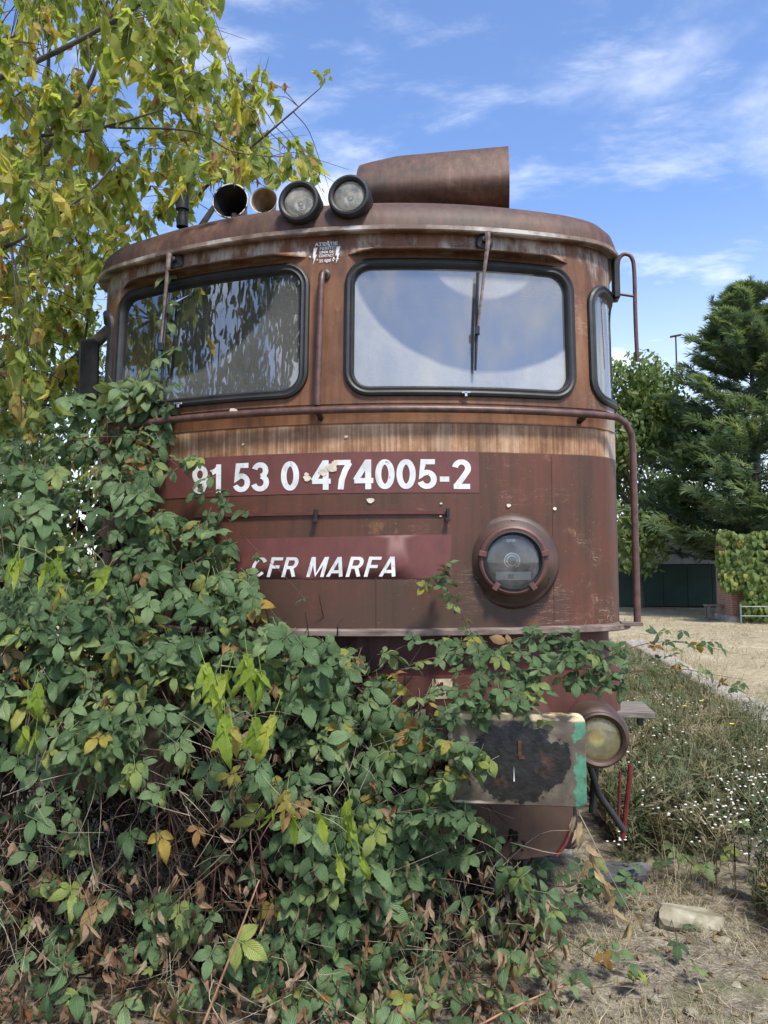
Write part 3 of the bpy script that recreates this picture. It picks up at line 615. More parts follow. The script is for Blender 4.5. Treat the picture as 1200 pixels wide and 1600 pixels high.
MB().box((1.50, .62, .992), (.14, .16, .016), bev=.003).build('step_board', MT['wood'], loco)
MB().box((1.58, .55, .955), (.012, .03, .03)).build('step_bracket', MT['black'], loco)
MB().box((0, 3.0, .58), (1.25, 2.4, .34), bev=.02).box((0, 8.5, .8), (1.2, 5.0, .3), bev=.02).build('bogie_light_blocker', MT['steel'], loco)  # dark boxes added in the bogie's place to block light under the body
for y in (1.35, 3.9):
    for x in (-.75, .75): MB().lathe([(-.07, .0), (-.07, .60), (.06, .60), (.068, .63), (.08, .63), (.08, .5), (.05, .45), (.05, .1)], (x, y, .80), (math.copysign(1, -x), 0, 0), 40).build('wheel', MT['steel'], loco, True, 35)
# handrails
hp = [fp(s, 2.545, .055) for s in np.linspace(sx(-1.12), sx(1.36), 40)]
e = hp[-1]; hp += [e+np.array([.075, .04, -.004]), e+np.array([.125, .08, -.03]), e+np.array([.155, .105, -.085]), e+np.array([.163, .115, -.16]), e+np.array([.165, .12, -.6]), e+np.array([.165, .12, -1.075])]
hr = MB().tube(hp, .0185, 10).build('handrail', MT['rail'], loco, True, 50)
for x in (-.9, -.03, 1.27):
    MB().tube([fp(sx(x), 2.545, .055), fp(sx(x), 2.53, .04), fp(sx(x), 2.515, -.01)], .016, 8).build('rail_bracket', MT['black'], hr, True)
ft = hp[-1]; MB().box(ft+np.array([-.03, .0, -.004]), (.055, .028, .010), bev=.003).build('rail_bracket', MT['ledge'], hr)
mr = MB().tube([fp(sx(-.02), 3.268, -.01), fp(sx(-.02), 3.272, .035), fp(sx(-.022), 3.255, .05), fp(sx(-.025), 3.2, .055), fp(sx(-.035), 2.57, .055)], .0165, 10).build('grab_rail', MT['rail'], loco, True, 50)
MB().lathe([(0, .03), (.012, .03), (.016, .02)], fp(sx(-.02), 3.268, 0), (0, -1, 0), 16).build('rail_foot', MT['black'], mr)
hk = MB().tube(bez([at(963, 470, .62), at(965, 420, .62), at(968, 403, .62), at(977, 397, .62), at(987, 403, .62), at(991, 425, .62), at(993, 500, .62), at(996, 565, .62)], 6), .0115, 8).tube([at(964, 459, .62), at(991, 463, .62)], .008, 8).build('mirror_arm', MT['rail'], loco, True, 50)
MB().box(at(962, 436, .64), (.016, .05, .12), bev=.004).build('arm_bracket', MT['black'], hk)
# left rear-view mirror
MB().box(at(139, 578, .62), (.06, .03, .19), bev=.02).build('side_mirror', MT['black'], loco)
# windscreen wipers
def wiper(x, z, x2, z2, zt, zb):
    p = fp(sx(x), z, .0); root = MB().lathe([(0, .045), (.02, .045), (.028, .036), (.03, .012), (.06, .012), (.062, .006)], p, (0, -1, .05), 18).build('wiper', MT['black'], loco, True, 35)
    MB().tube([fp(sx(x), z+.03, .062), fp(sx(x), z-.02, .066), fp(sx(x)*.6+sx(x2)*.4, z*.6+z2*.4, .06), fp(sx(x2), z2, .05)], [.016, .013, .009, .006], 6).build('wiper_arm', MT['ledge'], root)
    MB().tube([fp(sx(x2)+.012, zt, .022), fp(sx(x2), z2, .03), fp(sx(x2)-.006, zb, .022)], [.007, .010, .007], 6).build('wiper_blade', MT['rubber'], root)
    MB().box(fp(sx(x2), z2, .045), (.012, .014, .022), bev=.003).build('wiper_joint', MT['black'], root)
wiper(.795, 3.44, .742, 2.955, 3.27, 2.755)
wiper(-.885, 3.445, -.925, 2.96, 3.27, 2.76)
# horns and aerial on the roof
def horn(p, r, L, m):
    ax = np.array([.06, -1, .06]); pr = [(-L, .022), (-L*.6, r*.45), (-L*.25, r*.72), (0., r), (.004, r*1.02), (0, r*.96), (-.01, r*.94)]
    h = MB().lathe(pr, p, ax, 32, False).build('horn', m, loco, True, 50)
    MB().box(p+np.array([0, .1, -r*.9]), (.015, .04, r*.5), bev=.004).build('horn_bracket', MT['black'], h)
    MB().lathe([(-.004, r*.93), (-L*.3, r*.60), (-L*.6, r*.34), (-L*.8, .018)], p, ax, 32).build('throat', MT['black'] if m is MT['black'] else MT['throat'], h, True)
    if m is MT['black']: horn_rim(h, p, r)
def horn_rim(h, p, r): MB().lathe([(-.012, r*.99), (.003, r*1.03), (.006, r*.99), (.003, r*.95)], p, (.06, -1, .06), 32, False).build('rim', simple('chipped_horn_rim', (.02, .02, .02), (.62, .60, .56), .6, 26., lo=.45, hi=.52), h, True)
horn(at(360, 314, .42), .104, .36, MT['black']); horn(at(412, 313, .42), .077, .34, MT['cream'])
p = at(285, 355, .5); MB().lathe([(0, .035), (.06, .033), (.065, .026), (.10, .026), (.105, .040), (.185, .040), (.19, .03), (.195, .0)], p, (0, 0, 1), 20).build('aerial_base', MT['black'], loco, True, 35)

# ------------------------------------------------------------------ foliage helpers
def unit(v): return v/(np.linalg.norm(v, axis=-1, keepdims=True)+1e-9)
def leaflet(L=1., Wd=.32, n=10, serr=.07, fold=.18, droop=.18, peak=.42, curl=0., cols=(-1, 0, 1), cup=0., be=.75, te=1.0, wave=0.):
    """ovate blade along +y with a folded midrib and toothed edge; returns verts, quads, uv"""
    V, F, U = [], [], []; c = len(cols)
    for i in range(n+1):
        t = i/n; g = t/peak if t < peak else (1-t)/(1-peak)
        wdt = Wd*max(.02, (math.sin(g*math.pi/2)**(be if t < peak else te)))*(1+serr*(1 if i % 2 else -1))
        if i in (0, n): wdt = Wd*.03
        y = L*t; zb = -droop*L*t*t
        for q in cols:
            a = abs(q); V.append((q*wdt*L*(1-curl*.3), y-serr*.25*L*(i % 2)*(a == 1)-.04*L*a*a, zb+(fold*a-cup*a*a-curl*a)*wdt*L+wave*L*a*math.sin(9*t+2*q))); U.append((t, q))
        if i:
            b = c*i; F += [(b-c+k, b-c+k+1, b+k+1, b+k) for k in range(c-1)]
    return np.array(V), np.array(F), np.array(U)
def merge(parts):
    V, F, U = [], [], []; b = 0
    for v, f, u in parts: V.append(v); F.append(f+b); U.append(u); b += len(v)
    return np.concatenate(V), np.concatenate(F), np.concatenate(U)
def xf(p, ang=0., sc=1., off=(0, 0, 0), tilt=0., roll=0.):
    v, f, u = p; v = v*sc
    c, s = math.cos(roll), math.sin(roll); v = v@np.array([[c, 0, s], [0, 1, 0], [-s, 0, c]]).T
    c, s = math.cos(tilt), math.sin(tilt); v = v@np.array([[1, 0, 0], [0, c, -s], [0, s, c]]).T
    c, s = math.cos(ang), math.sin(ang); v = v@np.array([[c, -s, 0], [s, c, 0], [0, 0, 1]]).T
    return v+np.array(off), f, u
def stalk(a, b, r=.008):
    a, b = np.array(a, float), np.array(b, float); d = unit(b-a); s = np.cross(d, [0, 0, 1.]); s = s/(np.linalg.norm(s)+1e-9)*r; n = np.array([0, 0, r*1.2])
    V = np.array([a-s, a+s, a+n, b-s, b+s, b+n]); F = np.array([(0, 1, 4, 3), (1, 2, 5, 4), (2, 0, 3, 5)]); return V, F, np.zeros((6, 2))
def bramble_leaf(k, seed, n=10):
    r = random.Random(seed); lf = lambda: leaflet(1., r.uniform(.25, .32), n, .045, r.uniform(.1, .7), r.uniform(-.05, .6), r.uniform(.40, .52), 0., (-1, -.5, 0, .5, 1), r.uniform(.05, .4), .75, .80, r.uniform(.01, .035))
    P = [xf(lf(), r.uniform(-.15, .15), 1., (0, .34, 0), r.uniform(-.25, .15))]
    for sg in (-1, 1): P.append(xf(lf(), sg*r.uniform(.95, 1.25), r.uniform(.72, .9), (-sg*.07, .06, 0), r.uniform(-.35, .12), sg*r.uniform(-.2, .35)))
    if k == 5:
        for sg in (-1, 1): P.append(xf(lf(), sg*r.uniform(1.85, 2.3), r.uniform(.5, .68), (-sg*.06, .0, -.01), r.uniform(-.4, .05), sg*r.uniform(-.2, .2)))
    P.append(stalk((0, -.55, -.12), (0, .36, 0), .012)); return merge(P)
def negundo_leaf(k, seed, n=8, wd=(.24, .34)):
    """hanging box-elder leaf: leaflets droop from a stalk, tips down (-z)"""
    r = random.Random(seed); P = []
    lf = lambda: leaflet(1., r.uniform(*wd), n, .10, r.uniform(.1, .6), r.uniform(-.15, .4), r.uniform(.33, .45), r.uniform(0, .4))
    spots = [(0, 0)]+[(sg, q) for q in range((k-1)//2) for sg in (-1, 1)]
    for sg, q in spots:
        a = sg*r.uniform(.25, .75); sc = 1. if sg == 0 else r.uniform(.7, .95)
        v, f, u = xf(lf(), a, sc, (0, 0, 0), r.uniform(-.35, .35), r.uniform(-1.2, 1.2))
        v = v+np.array([sg*.10, -.35*q-.25*abs(sg), r.uniform(-.05, .05)]); P.append((v, f, u))
        if sg: P.append(stalk((0, -.35*q-.28, 0), (sg*.10, -.35*q-.25, 0), .010))
    P.append(stalk((0, -.9-.3*(k > 3), .04), (0, .04, 0), .012))
    return merge(P)
def dead_leaf(seed, n=6):
    r = random.Random(seed); P = []
    for q in range(r.choice((1, 1, 2, 3))):
        v, f, u = leaflet(1., r.uniform(.12, .24), n, .12, r.uniform(.4, 1.6), r.uniform(-.5, .6), .45, r.uniform(.2, 1.2))
        tw = r.uniform(-2.2, 2.2); a = tw*v[:, 1]; x = v[:, 0]*np.cos(a)-v[:, 2]*np.sin(a); z = v[:, 0]*np.sin(a)+v[:, 2]*np.cos(a); v = np.stack([x, v[:, 1], z], 1)
        P.append(xf((v, f, u), r.uniform(-.6, .6), r.uniform(.6, 1.), (0, 0, 0), r.uniform(-.5, .5)))
    return merge(P)
def frames(tip, nrm):
    """rotation matrices (N,3,3) whose columns are across, tip, normal"""
    y = unit(tip); z = unit(nrm-(nrm*y).sum(-1, keepdims=True)*y); x = np.cross(y, z); return np.stack([x, y, z], -1)
def scatter(name, temps, pos, Rm, size, mat_, parent=None, kind='stuff', which=None, rnd=None, local=None, smooth=True):
    """all leaves joined into one mesh"""
    pos = np.asarray(pos); N = len(pos); which = RNG.integers(0, len(temps), N) if which is None else which; rnd = RNG.random(N) if rnd is None else rnd
    Vs, Fs, Us, Rs = [], [], [], []; b = 0
    for k, (v, f, u) in enumerate(temps):
        ix = np.where(which == k)[0]
        if not len(ix): continue
        V = np.einsum('nij,kj->nki', Rm[ix], v)*np.asarray(size)[ix][:, None, None]+pos[ix][:, None, :]
        Vs.append(V.reshape(-1, 3)); Fs.append((f[None]+(b+np.arange(len(ix))*len(v))[:, None, None]).reshape(-1, 4)); Us.append(np.tile(u, (len(ix), 1))); Rs.append(np.repeat(rnd[ix], len(v))); b += len(ix)*len(v)
    return npmesh(name, np.concatenate(Vs), np.concatenate(Fs), mat_, parent, np.concatenate(Us), np.concatenate(Rs), smooth, kind, local)
def leaf_objects(name, temps, pos, Rm, size, mat_, parent, local=(0, 0, 0)):
    """each leaf an object of its own, sharing the template meshes"""
    ms = []
    for v, f, u in temps:
        o = npmesh(name, v, f, mat_, None, u, np.zeros(len(v)), True); ms.append(o.data); bpy.data.objects.remove(o)
    for i in range(len(pos)):
        o = bpy.data.objects.new(name, ms[int(RNG.integers(0, len(ms)))]); COL.objects.link(o); o.parent = parent
        R_ = Rm[i]*size[i]; p = pos[i]-np.asarray(local)
        o.matrix_local = Matrix(((R_[0][0], R_[0][1], R_[0][2], p[0]), (R_[1][0], R_[1][1], R_[1][2], p[1]), (R_[2][0], R_[2][1], R_[2][2], p[2]), (0, 0, 0, 1)))
class Sticks:
    """many thin stems in one mesh, or one stem each"""
    def __init__(s): s.V = []; s.F = []; s.b = 0
    def add(s, P, r0, r1=None, n=4):
        P = np.asarray(P, float); m = len(P); r1 = r0 if r1 is None else r1
        T = unit(np.gradient(P, axis=0)); a = np.array([.31, .17, .93]); u = unit(np.cross(T, a)); v = np.cross(T, u); rr = np.linspace(r0, r1, m)[:, None, None]
        th = np.arange(n)*2*math.pi/n; ring = P[:, None]+rr*(np.cos(th)[None, :, None]*u[:, None]+np.sin(th)[None, :, None]*v[:, None])
        s.V.append(ring.reshape(-1, 3)); i = np.arange(m-1)[:, None]*n; k = np.arange(n)[None]; k2 = (k+1) % n
        s.F.append(np.stack([i+k, i+k2, i+n+k2, i+n+k], -1).reshape(-1, 4)+s.b); s.b += m*n
    def build(s, name, m, parent=None, kind=None, local=None): return npmesh(name, np.concatenate(s.V), np.concatenate(s.F), m, parent, None, None, True, kind, local)
def ray_z(px, py, z): d = _f+_r*(px-600)/FPX-_u*(py-800)/FPX; return CAM+d*(z-CAM[2])/d[2]
# leaf materials (base colours of the leaves themselves)
MT['bramble'] = leaf_mat('bramble_leaf', [(0., (.055, .110, .042)), (.25, (.090, .162, .066)), (.5, (.118, .198, .084)), (.70, (.158, .242, .112)), (.84, (.20, .28, .115)), (.94, (.27, .33, .085)), (.965, (.34, .30, .06)), (.985, (.36, .17, .04)), (1., (.30, .20, .10))], (1.35, 1.3, 1.35), .2, .47, .7)
MT['negundo'] = leaf_mat('box_elder_leaf', [(0., (.22, .28, .08)), (.3, (.31, .38, .10)), (.6, (.40, .46, .13)), (.78, (.50, .50, .14)), (.91, (.64, .56, .15)), (.97, (.52, .38, .15)), (1., (.40, .25, .13))], (1.15, 1.15, 1.1), .52, .5, .4, (.30, .16, .06), .35)
MT['yellow'] = leaf_mat('yellowing_leaf', [(0., (.26, .38, .05)), (.6, (.36, .47, .06)), (.9, (.46, .50, .08)), (1., (.48, .40, .12))], (1.1, 1.1, 1.1), .35, .45, .5, (.45, .30, .12), .25)
MT['dead'] = leaf_mat('withered_leaf', [(0., (.13, .07, .04)), (.3, (.24, .14, .08)), (.6, (.38, .26, .16)), (.88, (.52, .40, .28)), (1., (.28, .10, .05))], (1.1, 1.1, 1.1), .15, .7, .2, (.08, .04, .02), .4, .15)
MT['tan'] = leaf_mat('bleached_dry_leaf', [(0., (.38, .27, .14)), (.6, (.50, .38, .22)), (1., (.42, .33, .22))], (1.1, 1.1, 1.1), .2, .7, .3, (.2, .1, .04), .3, .15)
MT['cane'] = simple('bramble_cane', (.05, .028, .018), (.12, .060, .04), .6, 20.)
MT['twig'] = simple('dry_twig', (.13, .09, .06), (.46, .38, .29), .8, 3.)
MT['darktwig'] = simple('dead_twig_in_shade', (.018, .013, .010), (.06, .043, .032), .9, 4.)  # dark copy of the dry twigs, inner shade put into the colour
MT['bark'] = simple('box_elder_bark', (.050, .043, .034), (.135, .118, .095), .85, 10., bstr=.5)
MT['greenstem'] = simple('green_stem', (.10, .13, .05), (.22, .24, .12), .6, 10.)
# ------------------------------------------------------------------ the bramble thicket in front of the cab
CTRL = np.array([(-350, 1600, -1.0), (0, 1600, -.92), (300, 1600, -.86), (600, 1600, -.72), (800, 1600, -.62), (-350, 1300, -.95), (0, 1300, -.85), (300, 1300, -.80), (550, 1300, -.64), (700, 1300, -.50), (820, 1350, -.42),
                 (-350, 1000, -.8), (0, 1000, -.65), (250, 1000, -.58), (430, 1030, -.42), (560, 1080, -.36), (680, 1180, -.42), (-350, 780, -.5), (0, 800, -.42), (200, 800, -.30), (330, 830, -.16), (0, 690, -.1), (150, 640, .12), (230, 620, .14), (-350, 600, .0)])
def depth_at(px, py):
    d2 = ((CTRL[:, 0]-px)/1.0)**2+((CTRL[:, 1]-py))**2+400; w_ = 1/d2**1.5; return float((w_*CTRL[:, 2]).sum()/w_.sum())
MAIN = [(-350, 520), (-200, 590), (0, 680), (60, 640), (125, 600), (190, 585), (235, 590), (262, 630), (272, 690), (232, 740), (248, 800), (330, 812), (375, 850), (400, 910), (440, 985), (520, 1000), (590, 1050), (640, 1110), (700, 1150), (705, 1220), (720, 1275), (820, 1300), (850, 1390), (880, 1470), (890, 1560), (820, 1640), (-350, 1640)]
bush = empty('bramble_bush', (-.6, -.5, 0), 'tall dense bramble thicket burying the lower left of the locomotive', 'bramble'); BL = (-.6, -.5, 0)
def thicket():
    pos, tip, nrm, siz = [], [], [], []
    tries = 0
    def put(px, py, y, s):
        p = at(px, py, y)
        if p[2] < .03: return
        pos.append(p); ex = np.random.default_rng(len(pos)).normal(0, 1, 6)
        tip.append((ex[0]*.6, -.35+ex[1]*.35, -.55+ex[2]*.35)); nrm.append((ex[3]*.4, -.62+ex[4]*.32, .72+ex[5]*.3)); siz.append(s)
    n = 0
    while n < 2450 and tries < 60000:
        tries += 1; px, py = random.uniform(-300, 870), random.uniform(500, 1630)
        if not inpoly((px, py), MAIN): continue
        dens = 1. if py < 1090 else (.62 if py < 1180 else .36)
        if py > 1180: dens = .19+.36*math.exp(-((px-530)/170)**2)-(.06 if py > 1450 else 0)
        dens *= .55+.9*(.5+.5*math.sin(px*.021+1.7*math.sin(py*.013))*math.cos(py*.019+px*.004))
        if py > 1090 and (px-300)**2/170**2+(py-1270)**2/150**2 < 1: dens *= .5
        if px < 0: dens *= .5
        if random.random() > dens: continue
        y = depth_at(px, py); dp = random.random()**1.6*(.42 if py < 1150 else .3)
        y = min(y+dp, .43*(at(px, py, 0)[0]/1.5)**2-.03 if at(px, py, 0)[0] > -1.5 else 9)
        put(px, py, y, random.choice((.042, .055, .066, .078, .088, .105))*random.uniform(.85, 1.12)); n += 1
    for px, py, y in ((262, 472, .17), (255, 500, .18), (272, 545, .16), (250, 560, .1), (275, 600, .05), (232, 575, .15), (265, 430, .2), (215, 610, .2), (290, 720, -.05), (305, 715, -.02), (330, 745, -.05), (345, 770, -.06), (318, 770, -.04), (270, 735, -.05), (352, 790, -.08), (380, 800, -.08), (330, 830, -.12), (360, 850, -.12), (325, 805, -.1)):
        put(px, py, y, random.uniform(.06, .09))
    for _ in range(46): put(random.gauss(185, 75), random.gauss(1165, 55), random.uniform(-.78, -.6), random.uniform(.055, .09))
    pos, tip, nrm, siz = map(np.array, (pos, tip, nrm, siz)); Rm = frames(tip, nrm)
    T5 = [bramble_leaf(5, i, 10) for i in range(6)]+[bramble_leaf(3, 10+i, 10) for i in range(7)]
    dist = np.array([proj(p)[2] for p in pos]); vis = np.array([-20 < proj(p)[0] < 1220 for p in pos])
    order = np.argsort(-(siz/dist)*vis-np.array([.02 if p[1] < depth_at(*proj(p)[:2])+.1 else 0 for p in pos])*vis)
    a, b = order[:300], order[300:]
    leaf_objects('leaf', T5, pos[a], Rm[a], siz[a], MT['bramble'], bush, BL)
    scatter('leaf_mass', T5, pos[b], Rm[b], siz[b], MT['bramble'], bush, local=BL)
    # canes: rise from the ground behind the front and arch out to the surface
    st = Sticks()
    for k in range(110):
        px = random.uniform(-250, 780); py = random.uniform(640, 1350)
        if not inpoly((px, py), MAIN): continue
        A = at(px, py, depth_at(px, py)+random.uniform(0, .15)); g = A+np.array([random.gauss(-.05, .15), random.uniform(.05, .35), 0]); g[2] = 0; g[1] = min(g[1], -.1)
        m_ = (A+g)/2+np.array([random.gauss(0, .12), random.uniform(-.05, .15), .15+.2*random.random()]); e = A+np.array([random.gauss(-.06, .12), -.08, -random.uniform(.05, .35)])
        st.add(bez([g, m_, A, e], 7), .0045, .002, 5)
    st.build('canes', MT['cane'], bush, 'stuff', BL)
    tw = Sticks(); dk = Sticks()
    for k in range(1300):
        px = random.uniform(-300, 800); py = 1090+530*random.random()**.7
        if not inpoly((px, py), MAIN): continue
        p = at(px, py, depth_at(px, py)+random.uniform(-.02, .35))
        if p[2] < .02: continue
        d = unit(np.array([random.gauss(0, .7), random.gauss(0, .3), random.gauss(0, 1)])); L = random.uniform(.08, .4); q = p+d*L+np.array([0, 0, -.03]); q[2] = max(.01, q[2])
        (tw if random.random() < .55 else dk).add(bez([p, (p+q)/2+np.array([random.gauss(0, .03) for _ in range(3)]), q], 3), random.uniform(.0009, .0024), .0007, 3)
    for k in range(2600):                  # dead tangle inside the bush, its shade put into the dark twig colour
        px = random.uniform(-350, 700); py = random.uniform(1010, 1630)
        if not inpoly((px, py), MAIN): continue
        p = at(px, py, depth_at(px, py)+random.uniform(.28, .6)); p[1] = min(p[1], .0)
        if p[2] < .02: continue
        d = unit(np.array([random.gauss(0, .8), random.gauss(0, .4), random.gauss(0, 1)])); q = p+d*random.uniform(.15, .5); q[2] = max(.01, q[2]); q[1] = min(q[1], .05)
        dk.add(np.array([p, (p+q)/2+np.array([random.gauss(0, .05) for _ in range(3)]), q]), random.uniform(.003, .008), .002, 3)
    tw.build('dry_twigs', MT['twig'], bush, 'stuff', BL); dk.build('shaded_dead_tangle', MT['darktwig'], bush, 'stuff', BL)
    # withered leaves hanging low in the thicket
    pos, tip, nrm, siz = [], [], [], []
    n = 0
    while n < 1350:
        px = random.uniform(-300, 880); py = 1040+590*random.random()**.55
        if not inpoly((px, py), MAIN): continue
        if py < 1350 and random.random() < .8: continue
        n += 1
        y = depth_at(px, py)-.03+random.random()**1.8*.3; p = at(px, py, y)
        if p[2] < .01: p[2] = .01
        pos.append(p); tip.append((random.gauss(0, .45), random.gauss(-.1, .3), -1)); nrm.append((random.gauss(0, .6), -1, random.gauss(0, .5))); siz.append(random.uniform(.04, .10))
    TD = [dead_leaf(i) for i in range(10)]
    scatter('withered_leaves', TD, pos, frames(np.array(tip), np.array(nrm)), siz, MT['dead'], bush, local=BL)
    # dead leaves deep inside, coloured near black to stand in for shade
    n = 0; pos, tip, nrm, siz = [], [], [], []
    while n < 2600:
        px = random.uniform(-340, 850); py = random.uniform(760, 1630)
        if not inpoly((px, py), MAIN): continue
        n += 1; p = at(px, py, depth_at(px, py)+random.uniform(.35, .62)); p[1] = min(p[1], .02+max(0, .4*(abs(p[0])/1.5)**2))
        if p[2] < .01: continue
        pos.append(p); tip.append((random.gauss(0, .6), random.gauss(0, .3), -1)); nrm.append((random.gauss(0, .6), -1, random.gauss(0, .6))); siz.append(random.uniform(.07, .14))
    MT['rot'] = leaf_mat('shade_dark_leaf', [(0., (.012, .009, .006)), (.6, (.03, .021, .014)), (1., (.055, .036, .022))], trans=.02, rough=.9, spec=.1)  # near-black leaf colour paints the shade of the bush interior
    scatter('shade_dark_leaves', TD, pos, frames(np.array(tip), np.array(nrm)), siz, MT['rot'], bush, local=BL)
thicket()
# ------------------------------------------------------------------ single bramble sprays in front of the buffer
TS = [bramble_leaf(5, 40+i, 8) for i in range(3)]+[bramble_leaf(3, 50+i, 8) for i in range(3)]
def spray(name, label, canes, extra=(), size=(.04, .06), group=None, every=2, mat_='bramble', jit=1., thick=.0028):
    """canes: lists of (px, py, y); leaves stand along them"""
    base = at(*canes[0][0]); root = empty(name, tuple(base), label, 'bramble', group)
    pos, tip, nrm, siz = [], [], [], []
    for c in canes:
        Q = bez([at(*p) for p in c], 6); st = Sticks(); st.add(Q, thick, thick*.45, 5); st.build('cane', MT['cane'], root, None, base)
        for i in range(1, len(Q), every):
            for rep in range(1 if random.random() < .6 else 2):
                p = Q[i]+np.array([random.gauss(0, .022), random.gauss(-.02, .02), random.gauss(.005, .022)])*jit; pos.append(p)
                tip.append((random.gauss(0, .7), -.35+random.gauss(0, .4), -.15+random.gauss(0, .45))); nrm.append((random.gauss(0, .35), -.5+random.gauss(0, .3), .8)); siz.append(random.uniform(*size))
    for p in extra:
        pos.append(at(*p)); tip.append((random.gauss(0, .7), -.35+random.gauss(0, .4), -.25+random.gauss(0, .45))); nrm.append((random.gauss(0, .35), -.55+random.gauss(0, .3), .8)); siz.append(random.uniform(*size))
    leaf_objects('leaf', TS, np.array(pos), frames(np.array(tip), np.array(nrm)), np.array(siz), MT[mat_], root, base)
    return root
spray('bramble_spray', 'thin bramble shoot climbing past the big round headlight', [[(745, 1005, -.12), (735, 985, -.1), (722, 958, -.08), (705, 930, -.07), (690, 905, -.06), (703, 880, -.05)], [(694, 906, -.06), (672, 906, -.07), (662, 908, -.07)]], size=(.036, .056), every=3)
spray('bramble_spray', 'leafy bramble spray lying across the headstock above the buffer', [
    [(560, 1100, -.3), (640, 1040, -.25), (730, 1020, -.25), (820, 1015, -.28), (905, 1020, -.3), (960, 1035, -.32)], [(640, 1100, -.35), (720, 1070, -.36), (800, 1050, -.38), (880, 1045, -.38), (950, 1050, -.36), (985, 1085, -.35)],
    [(700, 1120, -.42), (745, 1085, -.43), (800, 1075, -.44), (850, 1070, -.42)], [(760, 1030, -.26), (800, 1000, -.24), (850, 995, -.24), (910, 1000, -.26)], [(590, 1040, -.2), (630, 1010, -.18), (690, 1003, -.16), (740, 1000, -.16)]],
    [(random.uniform(740, 940), random.uniform(1000, 1075), random.uniform(-.45, -.25)) for _ in range(40)]+[(random.uniform(690, 850), random.uniform(1075, 1125), random.uniform(-.52, -.40)) for _ in range(26)], (.05, .078))
spray('bramble_spray', 'pale sparse bramble tips reaching past the right corner over the grass', [[(930, 1035, -.33), (1000, 1008, -.33), (1050, 1003, -.33), (1100, 1010, -.33), (1138, 1018, -.33)], [(920, 1062, -.36), (1000, 1048, -.36), (1060, 1045, -.36), (1120, 1055, -.36), (1165, 1062, -.36)]], [(1068, 985, -.33), (1040, 985, -.33), (1030, 1030, -.34), (1045, 1025, -.34)], (.036, .055), every=3, thick=.002)
spray('bramble_spray', 'bramble leaves hanging over the left edge of the buffer plate', [[(640, 1235, -.5), (690, 1215, -.54), (730, 1195, -.56), (765, 1190, -.57)], [(650, 1180, -.48), (700, 1165, -.52), (730, 1155, -.54)], [(620, 1270, -.55), (680, 1262, -.55), (720, 1270, -.5), (745, 1285, -.5)]], [(735, 1160, -.56), (742, 1188, -.56), (760, 1195, -.57), (705, 1222, -.55)], (.055, .08))
spray('bramble_spray', 'long arching bramble shoot crossing the first digits of the number', [[(110, 690, -.12), (170, 682, -.1), (225, 692, -.08), (270, 722, -.06), (310, 760, -.05), (355, 810, -.05), (400, 858, -.06), (440, 895, -.08), (490, 952, -.09)]], [(300, 712, -.05), (312, 724, -.05), (345, 765, -.05), (350, 790, -.06)], (.034, .05), every=9, thick=.0022)
def hanging(name, label, stems, leaves, size, cat='sapling', mat_='yellow', T=None, tipz=-1.):
    base = at(*stems[0][0]); root = empty(name, tuple(base), label, cat)
    for c in stems: st = Sticks(); st.add(bez([at(*p) for p in c], 6), .0028, .0012, 5); st.build('stem', MT['twig'] if mat_ != 'yellow' else MT['greenstem'], root, None, base)
    pos = np.array([at(*p) for p in leaves]); n = len(pos)
    tip = np.stack([RNG.normal(0, .22, n), RNG.normal(-.1, .15, n), np.full(n, tipz)], 1); nrm = np.stack([RNG.normal(0, .5, n), np.full(n, -1.), RNG.normal(.2, .2, n)], 1)
    leaf_objects('leaf', T or TN, pos, frames(tip, nrm), RNG.uniform(size[0], size[1], n), MT[mat_], root, base)
TN = [negundo_leaf(3, 70+i, wd=(.17, .24)) for i in range(3)]+[negundo_leaf(5, 80+i, wd=(.17, .24)) for i in range(2)]
hanging('box_elder_shoot', 'bright yellow-green drooping leaves on a pale stem amid the brambles', [[(360, 1004, -.86), (345, 1030, -.87), (338, 1060, -.87), (365, 1120, -.86), (375, 1130, -.86)], [(345, 1040, -.87), (380, 1044, -.87), (412, 1048, -.87)], [(365, 1120, -.86), (385, 1112, -.86), (405, 1135, -.86)]],
        [(330, 1068, -.88), (342, 1082, -.87), (352, 1062, -.86), (378, 1062, -.87), (390, 1056, -.88), (410, 1062, -.87), (352, 1150, -.87), (366, 1148, -.88), (400, 1152, -.88), (416, 1150, -.86)], (.105, .135))
hanging('box_elder_shoot', 'yellow-green drooping leaves at the outer left of the thicket', [[(20, 850, -.62), (60, 862, -.66), (90, 880, -.68)], [(60, 862, -.66), (30, 880, -.66)], [(130, 850, -.6), (155, 870, -.62), (165, 885, -.62)]], [(30, 885, -.67), (15, 892, -.66), (70, 890, -.68), (88, 895, -.69), (165, 895, -.63), (95, 925, -.68)], (.09, .12))
hanging('box_elder_shoot', 'small yellow leaf cluster low at the outer left edge', [[(60, 1050, -.78), (50, 1080, -.8), (45, 1095, -.8)], [(50, 1080, -.8), (40, 1130, -.8)]], [(45, 1095, -.8), (60, 1092, -.81), (38, 1145, -.8), (55, 1150, -.8)], (.08, .105))
hanging('box_elder_shoot', 'fresh yellow-green drooping leaves below the bramble middle', [[(400, 1200, -.8), (440, 1245, -.8), (480, 1265, -.78), (540, 1280, -.74)], [(480, 1265, -.78), (530, 1290, -.76), (570, 1330, -.72)]], [(425, 1275, -.8), (445, 1262, -.82), (460, 1285, -.81), (500, 1280, -.78), (545, 1300, -.75), (530, 1345, -.76), (565, 1350, -.73), (548, 1260, -.74)], (.08, .11))
